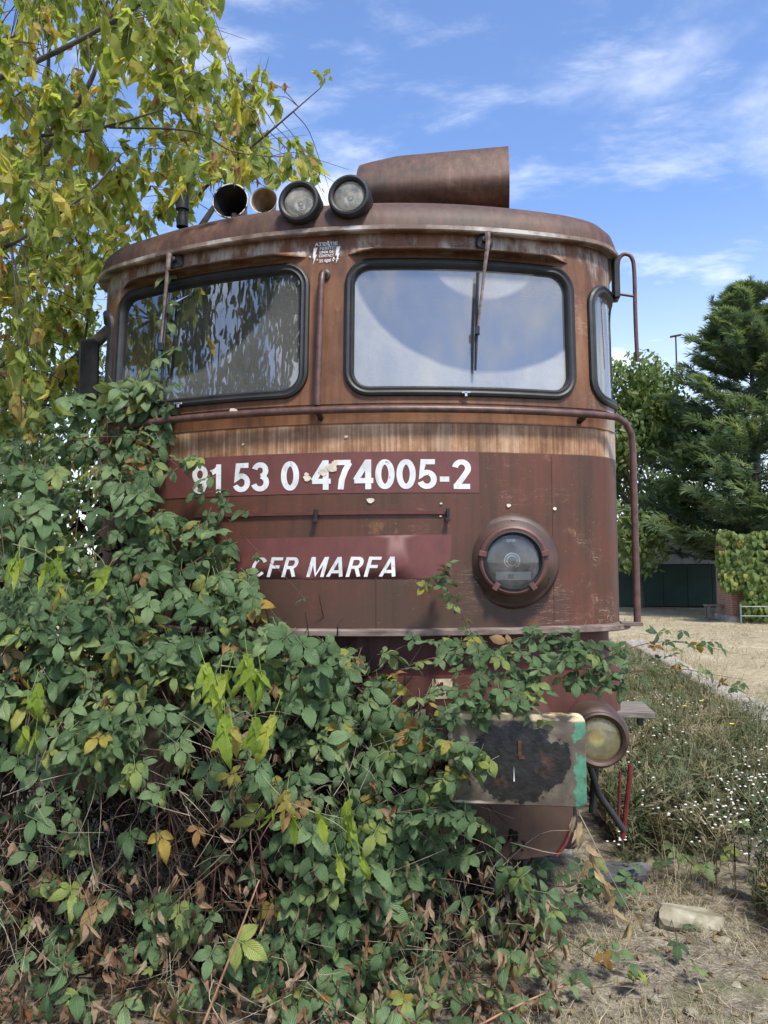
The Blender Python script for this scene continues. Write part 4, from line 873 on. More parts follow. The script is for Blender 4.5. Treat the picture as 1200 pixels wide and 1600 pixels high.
hanging('dry_sprig', 'bleached dry leaves drooping on a red stem below the buffer', [[(900, 1262, -.42), (925, 1310, -.40), (955, 1370, -.35), (990, 1435, -.28)]], [(898, 1275, -.42), (905, 1300, -.42), (915, 1320, -.41), (922, 1335, -.41), (932, 1355, -.39), (940, 1372, -.38), (950, 1385, -.37), (962, 1400, -.35), (975, 1415, -.33), (990, 1425, -.3), (908, 1285, -.42), (945, 1390, -.38), (900, 1290, -.43), (918, 1345, -.42), (958, 1420, -.36), (985, 1440, -.31)], (.085, .12), 'dry sprig', 'tan', [dead_leaf(200+i) for i in range(5)])

# ------------------------------------------------------------------ ground and what lies on it
def vnoise(x, y, f, seed=0):
    """cheap smooth value noise"""
    x = np.asarray(x)*f+seed*13.7; y = np.asarray(y)*f+seed*7.3; xi, yi = np.floor(x), np.floor(y); fx, fy = x-xi, y-yi; fx = fx*fx*(3-2*fx); fy = fy*fy*(3-2*fy)
    h = lambda a, b: (np.sin(a*127.1+b*311.7+seed)*43758.5453) % 1.0
    return (h(xi, yi)*(1-fx)+h(xi+1, yi)*fx)*(1-fy)+(h(xi, yi+1)*(1-fx)+h(xi+1, yi+1)*fx)*fy
def gz(x, y): return .05*(vnoise(x, y, .7, 1)-.5)+.025*(vnoise(x, y, 2.6, 2)-.5)-.02
def ground():
    xs = np.concatenate([[-900, -300, -100, -40, -20, -12], np.arange(-8, 14, .2), [16, 20, 30, 60, 150, 400, 900]]); ys = np.concatenate([[-900, -300, -100, -40, -20, -12, -8], np.arange(-6, 16, .2), np.arange(16, 40, 1.), [50, 80, 150, 400, 1200]])
    X, Y = np.meshgrid(xs, ys); Z = np.where((abs(X) < 15) & (abs(Y) < 40), gz(X, Y), -.02); n = len(xs); V = np.stack([X, Y, Z], -1).reshape(-1, 3)
    i, j = np.meshgrid(np.arange(len(ys)-1), np.arange(n-1), indexing='ij'); b = (i*n+j).ravel(); F = np.stack([b, b+1, b+n+1, b+n], 1)
    m, t, bs = mat('dry_ground'); v = coord(t); a = t.noise(v, .55, 6, .6, .4); c = t.noise(v, 9, 8, .68); d = t.noise(v, 70, 5, .65)
    soil = t.ramp(d, [(.3, (.07, .058, .045)), (.7, (.20, .17, .135))]); straw = t.ramp(d, [(.3, (.15, .128, .092)), (.55, (.30, .265, .20)), (.75, (.46, .42, .33))]); sand = t.ramp(c, [(.3, (.36, .30, .215)), (.7, (.52, .45, .34))])
    straw = t.mix(t.math('MULTIPLY', t.step(t.sep(v)[1], 4., 9.), .6), straw, (.47, .39, .24)); k = t.mix(t.step(c, .40, .58), soil, straw); k = t.mix(t.math('MULTIPLY', t.step(t.sep(v)[1], 4., 9.), .5), k, straw); k = t.mix(t.math('MULTIPLY', t.math('MULTIPLY', t.step(a, .54, .64), .8), t.step(t.sep(v)[1], 1.5, 4.)), k, sand)
    k = t.mix(t.math('MULTIPLY', t.step(t.noise(v, 1.7, 5), .56, .68), .6), k, (.13, .14, .065))
    t.put(bs.inputs['Base Color'], k); bs.inputs['Roughness'].default_value = .97; bs.inputs['Specular IOR Level'].default_value = .1; bump(t, bs, t.math('ADD', c, t.math('MULTIPLY', d, .5)), .7, .03)
    o = npmesh('ground', V, F, m, smooth=True); o['kind'] = 'structure'
ground()
MT['straw'] = leaf_mat('dry_grass', [(0., (.18, .145, .095)), (.35, (.33, .275, .185)), (.72, (.50, .44, .32)), (.9, (.22, .235, .11)), (1., (.15, .19, .075))], trans=.2, rough=.7, vein=0., spot_amt=.1, spec=.15)
MT['weed'] = leaf_mat('weed_leaf', [(0., (.085, .125, .055)), (.35, (.14, .18, .09)), (.65, (.22, .225, .13)), (.85, (.34, .29, .18)), (1., (.42, .34, .22))], trans=.25, rough=.65, vein=.2, spec=.2)
MT['petal'] = simple('white_flower', (.55, .53, .48), (.80, .79, .75), .8, 30.); MT['ypetal'] = simple('yellow_flower', (.65, .50, .02), (.80, .66, .05), .6, 30.)
def blade(L=1., wd=.03, bend=.4):
    V = np.array([(-wd, 0, 0), (wd, 0, 0), (-wd*.7, .5, -bend*.25), (wd*.7, .5, -bend*.25), (0, 1., -bend), (.001, 1., -bend)])*L; return V, np.array([(0, 1, 3, 2), (2, 3, 5, 4)]), np.zeros((6, 2))
def grass(n, xr, yr, size, upright, name, label, keep=None, power=1., wd=1.):
    x = RNG.uniform(*xr, n); y = yr[0]+(yr[1]-yr[0])*RNG.random(n)**power; k = np.ones(n, bool) if keep is None else keep(x, y); x, y = x[k], y[k]; n = len(x)
    a = RNG.uniform(0, 6.283, n); up = upright*RNG.uniform(.4, 1.4, n)
    tip = np.stack([np.cos(a), np.sin(a), up], 1); nrm = np.stack([-np.cos(a)*up, -np.sin(a)*up, np.ones(n)], 1)+RNG.normal(0, .5, (n, 3))
    o = scatter(name, [blade(1., .022*wd, .1), blade(1., .016*wd, .35), blade(1., .03*wd, .5)], np.stack([x, y, gz(x, y)-.004], 1), frames(tip, nrm), RNG.uniform(size[0], size[1], n)*RNG.uniform(.5, 1.3, n), MT['straw'], None); return tag(o, label, 'grass')
clear = lambda x, y: ~((x < 1.35) & (y > .25))
grass(95000, (-.9, 3.8), (-1.7, 1.4), (.025, .085), .25, 'straw_litter', 'flattened dry straw and grass bits in front of the locomotive', clear)
grass(34000, (.8, 4.2), (-1.4, 1.0), (.03, .09), 1.6, 'grass', 'short dry grass standing at the lower right', lambda x, y: vnoise(x, y, 2.2, 5) > .38)
grass(90000, (1.7, 15.), (2.2, 26.), (.06, .17), 1.2, 'dry_meadow', 'yellow dry meadow grass stretching to the green shed', lambda x, y: (vnoise(x, y, .8, 6) > .33), 1.5)
grass(12000, (1.55, 4.2), (.6, 12.), (.18, .5), 3.2, 'tall_grass', 'tall dry grass stalks mixed into the weeds beside the locomotive', lambda x, y: (vnoise(x, y, 1.1, 16) > .35) & ((y > 1.3) | (vnoise(x, y, 3., 19) > .62)), 1.4, .32)
# weeds along the locomotive's side
def weed(seed, flowers=False):
    r = random.Random(seed); P = []; Fl = []
    for q in range(4):
        a = r.uniform(0, 6.28); ln = r.uniform(.12, .45); top = np.array([math.cos(a)*ln, math.sin(a)*ln, r.uniform(.7, 1.05)]); mid = top*.5+np.array([-.08*math.cos(a), -.08*math.sin(a), .06])
        P += [stalk((0, 0, 0), mid, .007), stalk(mid, top, .005)]
        for k in range(9):
            t = r.uniform(.15, 1.); p = (mid*t*2 if t < .5 else mid+(top-mid)*(t-.5)*2); lf = leaflet(1., .11, 3, 0., .3, .3, .5)
            P.append(xf(lf, r.uniform(0, 6.28), r.uniform(.09, .22), p, r.uniform(.1, .9)))
        for k in range(r.randint(2, 5)):
            e = top+np.array([r.gauss(0, .1), r.gauss(0, .1), r.uniform(-.12, .10)]); P.append(stalk(top-np.array([0, 0, .16]), e, .003)); Fl.append(e)
    return merge(P), np.array(Fl)
def puff(p, r, n=8):
    a = np.arange(n)*2*math.pi/n; ring = np.stack([np.cos(a), np.sin(a), np.full(n, .35)], 1)*r; r2 = ring*np.array([.55, .55, 0])+np.array([0, 0, r*.75]); V = np.concatenate([[(0, 0, -.2*r)], ring, r2, [(0, 0, r*.8)]])+p
    F = [(0, 1+(i+1) % n, 1+i, 1+i) for i in range(n)]; F = [(0, 1+(i+1) % n, 1+i) for i in range(n)]; Q = [(1+i, 1+(i+1) % n, 1+n+(i+1) % n, 1+n+i) for i in range(n)]
    return V, [tuple(f) for f in F]+Q+[(2*n+1, 1+n+i, 1+n+(i+1) % n) for i in range(n)]
WT = [weed(i) for i in range(5)]
def weeds():
    n = 3600; y = .25+10.5*RNG.random(n)**1.3; x = 1.55+(2.15-.07*y)*RNG.random(n); k = (vnoise(x, y, 1.5, 9) > .25) & ~((x < 2.1) & (y < .75)); x, y = x[k], y[k]; n = len(x)
    a = RNG.uniform(0, 6.28, n); tl = RNG.normal(0, .18, (n, 2)); z = unit(np.stack([tl[:, 0], tl[:, 1], np.ones(n)], 1)); X_ = unit(np.cross(np.stack([-np.sin(a), np.cos(a), np.zeros(n)], 1), z)); Rm = np.stack([X_, np.cross(z, X_), z], -1)
    sz = RNG.uniform(.22, .50, n)*np.where(y < 1.2, .7, 1.); wh = RNG.integers(0, 5, n); pos = np.stack([x, y, gz(x, y)-.01], 1)
    o = scatter('weeds', [t[0] for t in WT], pos, Rm, sz, MT['weed'], which=wh); tag(o, 'tangled grey-green weeds along the side of the locomotive', 'weeds')
    mb = MB()
    for i in np.where(RNG.random(n) < .045)[0]:
        for e in WT[wh[i]][1][:9]:
            p = pos[i]+Rm[i]@e*sz[i]; V, F = puff(p, RNG.uniform(.006, .011), 5); mb.add(V, F)
    o = mb.build('weed_flowers', MT['petal']); o['kind'] = 'stuff'; tag(o, 'tiny white flower heads scattered over the weeds', 'flowers')
weeds()
def fleabane(p, h, seed):
    wv, fl = weed(seed); root = empty('fleabane_plant', tuple(p), 'spindly weed topped with small fluffy white flowers, lower right', 'weed', 'white-flowered weeds at the lower right')
    v, f, u = wv; npmesh('stalks', v*h, f, MT['weed'], root, u, np.full(len(v), RNG.random()), True)
    mb = MB()
    for e in fl: V, F = puff(e*h, RNG.uniform(.006, .010), 7); mb.add(V, F)
    mb.build('flower_heads', MT['petal'], root)['kind'] = 'stuff'
for k, (px, py, h) in enumerate(((1120, 1390, .42), (1150, 1400, .5), (1178, 1410, .52), (1195, 1385, .5), (1135, 1350, .45), (1170, 1350, .48), (1205, 1340, .5), (1160, 1300, .42), (1190, 1290, .45), (1110, 1330, .35), (1215, 1420, .5), (1140, 1250, .38), (1185, 1240, .4))):
    p = ray_z(px, py, .0); p[2] = gz(p[0], p[1])-.01; fleabane(p, h, 300+k)
for px, py, y, where in ((1070, 1104, 4.2, 'higher on the weed slope'), (1144, 1132, 3.6, 'among the weeds by the kerb'), (1194, 1384, .75, 'beside the white-flowered weeds'), (1196, 1436, .55, 'lowest by the right edge'), (1096, 1096, 4.4, 'furthest up by the kerb stones')):
    p = at(px, py, y); b_ = np.array([p[0], p[1], gz(p[0], p[1])]); root = empty('yellow_flower', tuple(b_), 'small yellow dandelion-like flower '+where, 'flower')
    MB().tube([(0, 0, -.01), (.01, 0, (p[2]-b_[2])*.5), (0, 0, p[2]-b_[2])], .003, 5).build('stem', MT['greenstem'], root); q = p-b_
    for kk in range(12):
        a = kk*math.pi/6; d = np.array([math.cos(a), math.sin(a)*.9, .35]); s_ = np.array([-math.sin(a), math.cos(a), 0]); MB().add([q-s_*.003, q+s_*.003, q+d*.02+s_*.006, q+d*.024, q+d*.02-s_*.006], [(0, 1, 2, 3, 4)]).build('petal', MT['ypetal'], root)
def rock(name, label, c, r, m, seed, cat='stone'):
    g = np.random.default_rng(seed); import bmesh
    bm = bmesh.new(); bmesh.ops.create_icosphere(bm, subdivisions=3, radius=1.)
    ph = g.uniform(0, 6, (5, 3)); fr = g.uniform(1, 3.2, (5, 3))
    for v in bm.verts:
        p = np.array(v.co); k = 1+.10*sum(math.sin(fr[i]@p+ph[i][0]) for i in range(5))/1.6; q = p*k; q = q*(1+.10*math.sin(7*p[0]+ph[0][1])*math.sin(6*p[1]+ph[1][1])); q[2] = min(q[2], .62+.22*p[0]*math.sin(seed)+.12*math.sin(4*p[1])); q[0] = min(q[0], .8+.1*p[1]); v.co = Vector(q*np.array(r))
    me = bpy.data.meshes.new(name); bm.to_mesh(me); bm.free(); o = obj(name, me, None, m); o.location = c; o.rotation_euler = (g.normal(0, .1), g.normal(0, .1), g.uniform(0, 3)); return tag(o, label, cat)
p = ray_z(1072, 1436, .02); rock('stone', 'pale yellowish block of stone on the ground right of the cab', (p[0], p[1], .015), (.15, .12, .085), MT['stone'], 14)
p = ray_z(968, 1352, .1); rock('slab', 'dark slate-coloured slab under the dry sprig', (p[0], p[1], .06), (.09, .16, .07), MT['darkstone'], 5)
for k, (px, py, r) in enumerate(((1130, 1470, .03), (1020, 1560, .022), (1150, 1540, .018), (880, 1560, .02), (1080, 1580, .024), (1010, 1450, .025))):
    p = ray_z(px, py, .0); o = rock('pebble', 'small pale pebble lying on the dry ground in front', (p[0], p[1], .0), (r*1.3, r, r*.7), MT['stone'], 20+k, 'pebble'); o['group'] = 'pebbles in the foreground'
p = at(795, 1410, .1); b = MB().box((.88, .24, .10), (.11, .10, .06), bev=.014).build('concrete_block', MT['darkstone']); tag(b, 'dark grey concrete block under the buffer behind bramble leaves', 'block')
# track under the locomotive
trk = empty('track', (0, 0, 0), 'rusty rails under the locomotive, mostly hidden by brambles', 'track')
for x in (-.7525, .7525): MB().box((x, 8.3, .135), (.034, 7.9, .022), bev=.006).box((x, 8.3, .075), (.009, 7.9, .042)).box((x, 8.3, .025), (.07, 7.9, .01)).build('rail', MT['steel'], trk)
for k in range(23): MB().box((0, 1.35+.65*k, -.05), (1.28, .12, .06), bev=.012).build('sleeper', MT['concrete'], trk)
# old kerb beside the weeds
kb = empty('kerb', (3.75, 2, 0)); kb['kind'] = 'structure'
for k in range(11):
    MB().box((random.gauss(0, .02), k*1.02+.3, .06+random.gauss(0, .02)), (.16+random.uniform(-.02, .03), .47+random.uniform(-.06, .02), .09), np.array(Matrix.Rotation(random.gauss(0, .03), 3, 'Z')@Matrix.Rotation(random.gauss(0, .05), 3, 'Y')), .02).build('kerb_stone', MT['concrete'], kb)
# bramble runners on the ground
def runner(label, spots, size, grp=None):
    P = [ray_z(a, b, z) for a, b, z in spots]; base = np.array([P[0][0], P[0][1], 0.]); root = empty('bramble_runner', tuple(base), label, 'bramble'); st = Sticks(); st.add(bez(P, 5), .0025, .0015, 4); st.build('cane', MT['cane'], root, None, base)
    n = len(P)*2; pos = np.array([P[i//2]+np.array([RNG.normal(0, .05), RNG.normal(0, .05), .03+abs(RNG.normal(0, .03))]) for i in range(n)])
    leaf_objects('leaf', TS, pos, frames(np.stack([RNG.normal(0, .8, n), RNG.normal(-.4, .5, n), RNG.normal(-.1, .2, n)], 1), np.stack([RNG.normal(0, .3, n), RNG.normal(-.35, .25, n), np.ones(n)], 1)), RNG.uniform(*size, n), MT['bramble'], root, base)
runner('low bramble runner creeping among weeds beside the cab step', [(1010, 1290, .12), (1040, 1330, .12), (1075, 1345, .12), (1105, 1375, .1), (1125, 1345, .16), (1090, 1265, .2)], (.055, .08))
runner('bramble runner creeping past the pale stone', [(900, 1400, .1), (930, 1390, .12), (965, 1385, .12), (1020, 1370, .08), (1060, 1480, .04), (1035, 1500, .04)], (.05, .075))
runner('bramble runner trailing over straw under the dry sprig', [(840, 1500, .06), (880, 1470, .08), (930, 1500, .05), (960, 1520, .04), (990, 1535, .04), (915, 1545, .03)], (.05, .075))
runner('bramble leaves between weeds higher up beside the locomotive', [(1000, 1100, .55), (1030, 1150, .45), (1050, 1200, .35), (1080, 1255, .25), (1140, 1290, .2), (1180, 1270, .25)], (.05, .075))
runner('dark bramble leaves crowding the ground below the plough', [(840, 1370, .25), (870, 1385, .22), (900, 1380, .2), (930, 1375, .2), (860, 1410, .14), (900, 1415, .12), (940, 1405, .12), (980, 1400, .1), (850, 1440, .1), (890, 1445, .08)], (.06, .085))
runner('small bramble tuft at the very bottom middle', [(700, 1600, .05), (740, 1560, .08), (780, 1575, .05), (830, 1590, .04)], (.05, .07))
# dead leaves and twigs strewn on the ground
n = 1000; x = RNG.uniform(-.9, 2.6, n); y = RNG.uniform(-1.3, 1.0, n); k = clear(x, y) & (vnoise(x, y, 1.8, 11) > .35); x, y = x[k], y[k]; n = len(x)
o = scatter('leaf_litter', [dead_leaf(400+i) for i in range(8)], np.stack([x, y, gz(x, y)+.008], 1), frames(np.stack([RNG.normal(0, 1, n), RNG.normal(0, 1, n), RNG.normal(.05, .15, n)], 1), np.stack([RNG.normal(0, .3, n), RNG.normal(0, .3, n), np.ones(n)], 1)), RNG.uniform(.025, .06, n), MT['tan']); tag(o, 'withered leaves strewn over the foreground ground', 'leaf litter')
st = Sticks()
for k in range(420):
    x, y = random.uniform(-.8, 2.4), random.uniform(-1.2, .9)
    if not clear(np.array([x]), np.array([y]))[0]: continue
    a = random.uniform(0, 6.28); L = random.uniform(.05, .28); p = np.array([x, y, gz(x, y)+.012]); q = p+np.array([math.cos(a)*L, math.sin(a)*L, random.uniform(-.005, .06)]); st.add(bez([p, (p+q)/2+np.array([random.gauss(0, .02), random.gauss(0, .02), .01]), q], 3), .0016, .0008, 3)
o = st.build('twig_litter', MT['twig'], None, 'stuff'); tag(o, 'thin dry twigs strewn over the foreground ground', 'twigs')
for (a, b, la) in (((680, 1640, .05), (905, 1530, .06), 'orange-brown fallen cane lying across the bottom of the picture'), ((318, 1600, .25), (405, 1375, .55), 'long pinkish bare cane leaning up at the lower left')):
    P = [ray_z(*a) if a[2] < .1 else at(a[0], a[1], -1.0), ray_z(*b) if b[2] < .1 else at(b[0], b[1], -.92)]; st = Sticks(); st.add(bez([P[0], (P[0]+P[1])/2+np.array([.01, 0, .02]), P[1]], 8), .005, .003, 6); o = st.build('fallen_cane', MT['cane2'] if 'cane2' in MT else MT.setdefault('cane2', simple('red_cane', (.22, .10, .05), (.42, .24, .15), .6, 14.))); tag(o, la, 'cane')
# ------------------------------------------------------------------ the box elder hanging over the cab
CROWN = [(-700, -500), (345, -500), (350, 40), (345, 105), (425, 115), (440, 180), (470, 215), (505, 240), (512, 280), (330, 295), (280, 335), (215, 375), (165, 415), (150, 470), (140, 560), (110, 640), (0, 720), (-700, 900)]
elder = empty('box_elder_tree', (-4.3, 1.5, 0), 'box elder with drooping yellow-green and withered leaves overhanging the cab', 'tree'); EL = (-4.3, 1.5, 0)
LIMBS = [([(-4.3, 1.5, 0), at(-150, 800, 1.35), at(0, 692, 1.35), at(70, 615, 1.4), at(160, 525, 1.5), at(260, 430, 1.9), at(330, 330, 2.1), at(390, 240, 2.2)], .085, .012),
         ([(-4.3, 1.5, 0), at(-330, 700, .9), at(-260, 400, .6), at(-200, 150, .4), at(-130, -100, .2), at(-60, -350, .1)], .10, .02),
         ([at(-260, 230, .5), at(-130, 175, .3), at(0, 121, .2), at(120, 65, .1), at(240, -6, 0.), at(330, -60, 0.)], .024, .006),
         ([at(-250, 255, .6), at(-100, 232, .5), at(0, 219, .4), at(150, 201, .3), at(245, 174, .3)], .020, .005), ([at(170, 199, .3), at(300, 205, .3), at(360, 235, .4), at(420, 245, .5)], .007, .003),
         ([at(-150, 440, .3), at(0, 390, .0), at(90, 335, -.1), at(150, 290, -.1), at(190, 240, -.1)], .013, .004), ([at(30, 320, 1.2), at(65, 245, 1.2), at(140, 130, 1.1), at(165, 40, 1.)], .03, .01),
         ([at(260, 430, 1.9), at(300, 320, 1.3), at(370, 250, 1.), at(440, 190, .9), at(500, 138, .9)], .016, .003), ([at(105, 700, 1.2), at(122, 610, 1.2), at(140, 480, 1.2), at(152, 430, 1.2)], .011, .007), ([at(75, 120, .8), at(80, 0, .8), at(95, -200, .8)], .012, .006), ([at(-80, 600, 1.5), at(20, 560, 1.6), at(60, 470, 1.7), at(110, 380, 1.8)], .02, .006)]
def crown_leaves():
    pts = []
    for P, r0, r1 in LIMBS: Q = bez(P, 7); st = Sticks(); st.add(Q, r0, r1, 8); st.build('limb', MT['bark'], elder, None, EL); pts += list(Q[len(Q)//4:])
    pts = np.array(pts); tw = Sticks(); pos, tip, nrm, siz = [], [], [], []; n = 0; tries = 0
    while n < 590 and tries < 40000:
        tries += 1; px, py = random.uniform(-420, 520), random.uniform(-330, 720)
        if px < -60 and random.random() < .62 or py < -60 and random.random() < .5: continue
        if not inpoly((px, py), CROWN): continue
        y = random.uniform(-.25, 2.6) if px < 330 else random.uniform(.5, 2.4)
        if py > 420 and px > 60: y = max(y, 1.2)
        if py > 260 and px > 140: y = max(y, .75)
        c = at(px, py, y); n += 1
        d = pts-c; j = np.argmin((d**2).sum(1)+.15*np.maximum(0, -d[:, 2])); A = pts[j]; dv = c-A; L = np.linalg.norm(dv)
        if L > 2.1: continue
        Q = bez([A, (A+c)/2+np.array([0, 0, .12*L]), c, c+unit(dv)*.18+np.array([0, 0, -.05])], 4); tw.add(Q, .002+.003*L, .0012, 4)
        for q in range(random.randint(5, 9)):
            i = random.randint(len(Q)//3, len(Q)-1); p = Q[i]+np.array([random.gauss(0, .05), random.gauss(0, .05), -.05-random.random()*.06]); u, v, _ = proj(p)
            if not inpoly((u, v), CROWN): continue
            pos.append(p); tip.append((random.gauss(0, .5), random.gauss(0, .5), -.85)); nrm.append((random.gauss(0, .7), random.gauss(-.6, .7), random.gauss(.25, .35))); siz.append(random.uniform(.07, .135))
    for px, py in ((497, 118), (512, 112), (505, 128), (490, 112), (516, 122)): pos.append(at(px, py, .9)); tip.append((random.gauss(0, .6), -.2, -.6)); nrm.append((random.gauss(0, .4), -.8, .5)); siz.append(.05)
    tw.build('twigs', MT['bark'], elder, 'stuff', EL)
    pos, tip, nrm, siz = map(np.array, (pos, tip, nrm, siz)); Rm = frames(tip, nrm); T = [negundo_leaf(3, i, 6) for i in range(5)]+[negundo_leaf(5, 20+i, 6) for i in range(3)]
    uvz = np.array([proj(p) for p in pos]); vis = (uvz[:, 0] > 0) & (uvz[:, 1] > 0); order = np.argsort(-siz/uvz[:, 2]*vis); a, b = order[:300], order[300:]
    leaf_objects('leaf', T, pos[a], Rm[a], siz[a], MT['negundo'], elder, EL); scatter('crown', T, pos[b], Rm[b], siz[b], MT['negundo'], elder, local=EL)
    # withered seed bunches and leaves among the green
    k = RNG.random(len(pos)) < .26; p2 = pos[k]+RNG.normal(0, .05, (k.sum(), 3)); n2 = len(p2)
    scatter('withered_leaves', [dead_leaf(500+i) for i in range(8)], p2, frames(np.stack([RNG.normal(0, .35, n2), RNG.normal(0, .35, n2), -np.ones(n2)], 1), RNG.normal(0, 1, (n2, 3))), RNG.uniform(.05, .09, n2), MT['dead2'], elder, local=EL)
MT['dead2'] = leaf_mat('withered_elder_leaf', [(0., (.17, .085, .045)), (.5, (.30, .18, .10)), (1., (.42, .29, .17))], trans=.3, rough=.7, spec=.1)
crown_leaves()
# ------------------------------------------------------------------ other trees
def generic_tree(name, label, base, h, rad, nleaf, lsize, mats, seed, lobes=16, trunk=.12, low=.25, bark='bark', squash=1., group=None, lean=(0, 0)):
    g = np.random.default_rng(seed); base = np.array(base, float); root = empty(name, tuple(base), label, 'tree', group); top = base+np.array([lean[0], lean[1], h*.8])
    tp = bez([base, base+np.array([lean[0]*.3+g.normal(0, .05*h*.3), g.normal(0, .02*h), h*.35]), top], 6); st = Sticks(); st.add(tp, trunk, trunk*.25, 8); st.build('trunk', MT[bark], root, None, base)
    C = []; br = Sticks()
    for k in range(lobes):
        a = g.uniform(0, 6.28); zz = low+(1-low)*g.random(); rr = rad*math.sqrt(max(.05, 1-((zz-.55)/.55)**2))*g.uniform(.45, .95); c = base+np.array([lean[0]*zz+math.cos(a)*rr, lean[1]*zz+math.sin(a)*rr*squash, h*zz*.97]); C.append(c)
        j = tp[min(len(tp)-1, int(len(tp)*max(.15, zz*.75)))]; br.add(bez([j, (j+c)/2+np.array([0, 0, .08*h]), c], 5), trunk*.35, trunk*.06, 5)
    br.build('branches', MT[bark], root, 'stuff', base); C = np.array(C); w_ = g.integers(0, lobes, nleaf); cr = rad*.42
    d = unit(g.normal(0, 1, (nleaf, 3)))*(g.random(nleaf)**.45)[:, None]*cr*g.uniform(.6, 1.25, lobes)[w_][:, None]*np.array([1, squash, .8]); pos = C[w_]+d
    keep = pos[:, 2] > .1; pos, d = pos[keep], d[keep]; n = len(pos)
    tip = np.stack([g.normal(0, .6, n), g.normal(0, .6, n), -.6+g.normal(0, .4, n)], 1); nrm = d/cr+g.normal(0, .5, (n, 3))+np.array([0, 0, .5])
    scatter('crown', [leaflet(1., .30, 3, 0., .2, .25), leaflet(1., .24, 3, 0., .35, .4)], pos, frames(tip, nrm), g.uniform(.7, 1.3, n)*lsize, MT[mats], root, local=base); return root
MT['leafgreen'] = leaf_mat('broadleaf', [(0., (.065, .115, .035)), (.4, (.11, .17, .05)), (.75, (.16, .22, .07)), (1., (.24, .28, .10))], trans=.38, rough=.5, vein=.2)
MT['leafdark'] = leaf_mat('dark_broadleaf', [(0., (.025, .05, .02)), (.6, (.05, .09, .03)), (1., (.09, .13, .045))], trans=.25, rough=.5, vein=.2)
MT['leafmix'] = leaf_mat('autumn_broadleaf', [(0., (.08, .13, .035)), (.5, (.15, .20, .045)), (.8, (.26, .26, .06)), (1., (.30, .18, .07))], trans=.4, rough=.55, vein=.2)
generic_tree('box_elder_tree', 'paler box elder standing behind the overhanging one beyond the cab', (-6.2, 6.0, 0), 8.5, 3.2, 7000, .12, 'leafmix', 31, 22, .12, .12)
generic_tree('shrub', 'yellowish shrub filling the gap under the box elder', (-4.6, 3.4, 0), 3.6, 1.7, 4200, .10, 'leafmix', 37, 16, .05, .08)
generic_tree('walnut_tree', 'large dark broadleaf tree mirrored in the left windshield', (-6.8, -5.6, 0), 8.2, 3.0, 3000, .27, 'leafdark', 33, 20, .16, .3)
generic_tree('walnut_tree', 'tall broadleaf tree mirrored near the centre post of the left windshield', (-4.4, -8.4, 0), 9.6, 2.6, 2800, .27, 'leafdark', 35, 20, .16, .3)
generic_tree('cherry_tree', 'bright green broadleaf tree beside the right corner of the cab', (at(1004, 900, 26.2)[0], 26.2, 0), 8.9, 2.9, 20000, .22, 'leafgreen', 41, 40, .06, .2, lean=(-.3, 0))
for k, (x, y, h, r) in enumerate(((3., 42., 9., 4.), (10.5, 44., 10., 4.6), (20., 40., 9., 5.), (-16., 22., 10., 4.5))):
    generic_tree('distant_tree', ('dark tree far behind the locomotive roof', 'dark tree far behind the green shed', 'dark tree far behind the conifer', 'dark tree far beyond the box elders')[k], (x, y, 0), h, r, 5000, .3, 'leafdark', 50+k, 18, .2, .12, group='trees in the distance')
def conifer(base, h, r):
    g = np.random.default_rng(77); base = np.array(base, float); root = empty('cypress_tree', tuple(base), 'tall dark blue-green conifer with layered feathery boughs', 'tree'); st = Sticks(); st.add(np.array([base, base+[.1, 0, h*.5], base+[.0, 0, h]]), .22, .02, 8); st.build('trunk', MT['bark'], root, None, base)
    V, F, U = [], [], []
    for k in range(11):
        a = (k-5)*.24; d = np.array([math.sin(a), math.cos(a)]); L = 1-.32*abs(k-5)/5; o_ = np.array([0, .06*k]); s_ = np.array([d[1], -d[0]])*.045; b = len(V)
        for q, t in ((-1, 0), (1, 0), (1, .6), (-1, .6), (0, 1.), (0, 1.)): p = o_+d*L*t+q*s_*(1. if t == 0 else .9); V.append((p[0], p[1], .12*math.sin(k*2.1)*t-.12*t*t)); U.append((t, q))
        F += [(b, b+1, b+2, b+3), (b+3, b+2, b+4, b+5)]
    T = (np.array(V, float), np.array(F), np.array(U, float)); pos, tip, nrm, siz = [], [], [], []; br = Sticks()
    for k in range(230):
        zz = .15+.84*g.random()**1.05; a = g.uniform(0, 6.28); L = r*(1-zz)**.72*g.uniform(.75, 1.2)+.18; d = np.array([math.cos(a), math.sin(a), .22+.5*zz]); A = base+np.array([0, 0, zz*h]); mid = A+d*L*.55+np.array([0, 0, -.10*L]); E_ = A+d*L*np.array([1, 1, .85]); Q = bez([A, mid, E_], 8); br.add(Q, .03*(1-zz)+.012, .005, 4)
        for i in range(2, len(Q)):
            for q in range(3):
                s_ = g.choice((-1, 1)); side = np.array([-math.sin(a), math.cos(a), 0])*s_; t_ = unit(d*.9+side*g.uniform(.2, 1.)+np.array([0, 0, g.normal(.12, .22)])); pos.append(Q[i]+g.normal(0, .05, 3)); tip.append(t_); nrm.append(np.array([0, 0, 1.])+g.normal(0, .45, 3)); siz.append(g.uniform(.28, .62)*(1-.35*zz))
    for q in range(26): pos.append(base+np.array([g.normal(0, .06), g.normal(0, .06), h*g.uniform(.95, 1.0)])); tip.append((g.normal(0, .35), g.normal(0, .35), 1)); nrm.append(g.normal(0, 1, 3)); siz.append(g.uniform(.2, .4))
    MT['needle'] = leaf_mat('conifer_needles', [(0., (.08, .135, .085)), (.5, (.125, .19, .115)), (.85, (.18, .245, .13)), (1., (.25, .30, .14))], trans=.35, rough=.6, vein=0., spec=.25)
    br.build('boughs', MT['bark'], root, 'stuff', base); scatter('crown', [T], np.array(pos), frames(np.array(tip), np.array(nrm)), np.array(siz), MT['needle'], root, local=base, smooth=False)
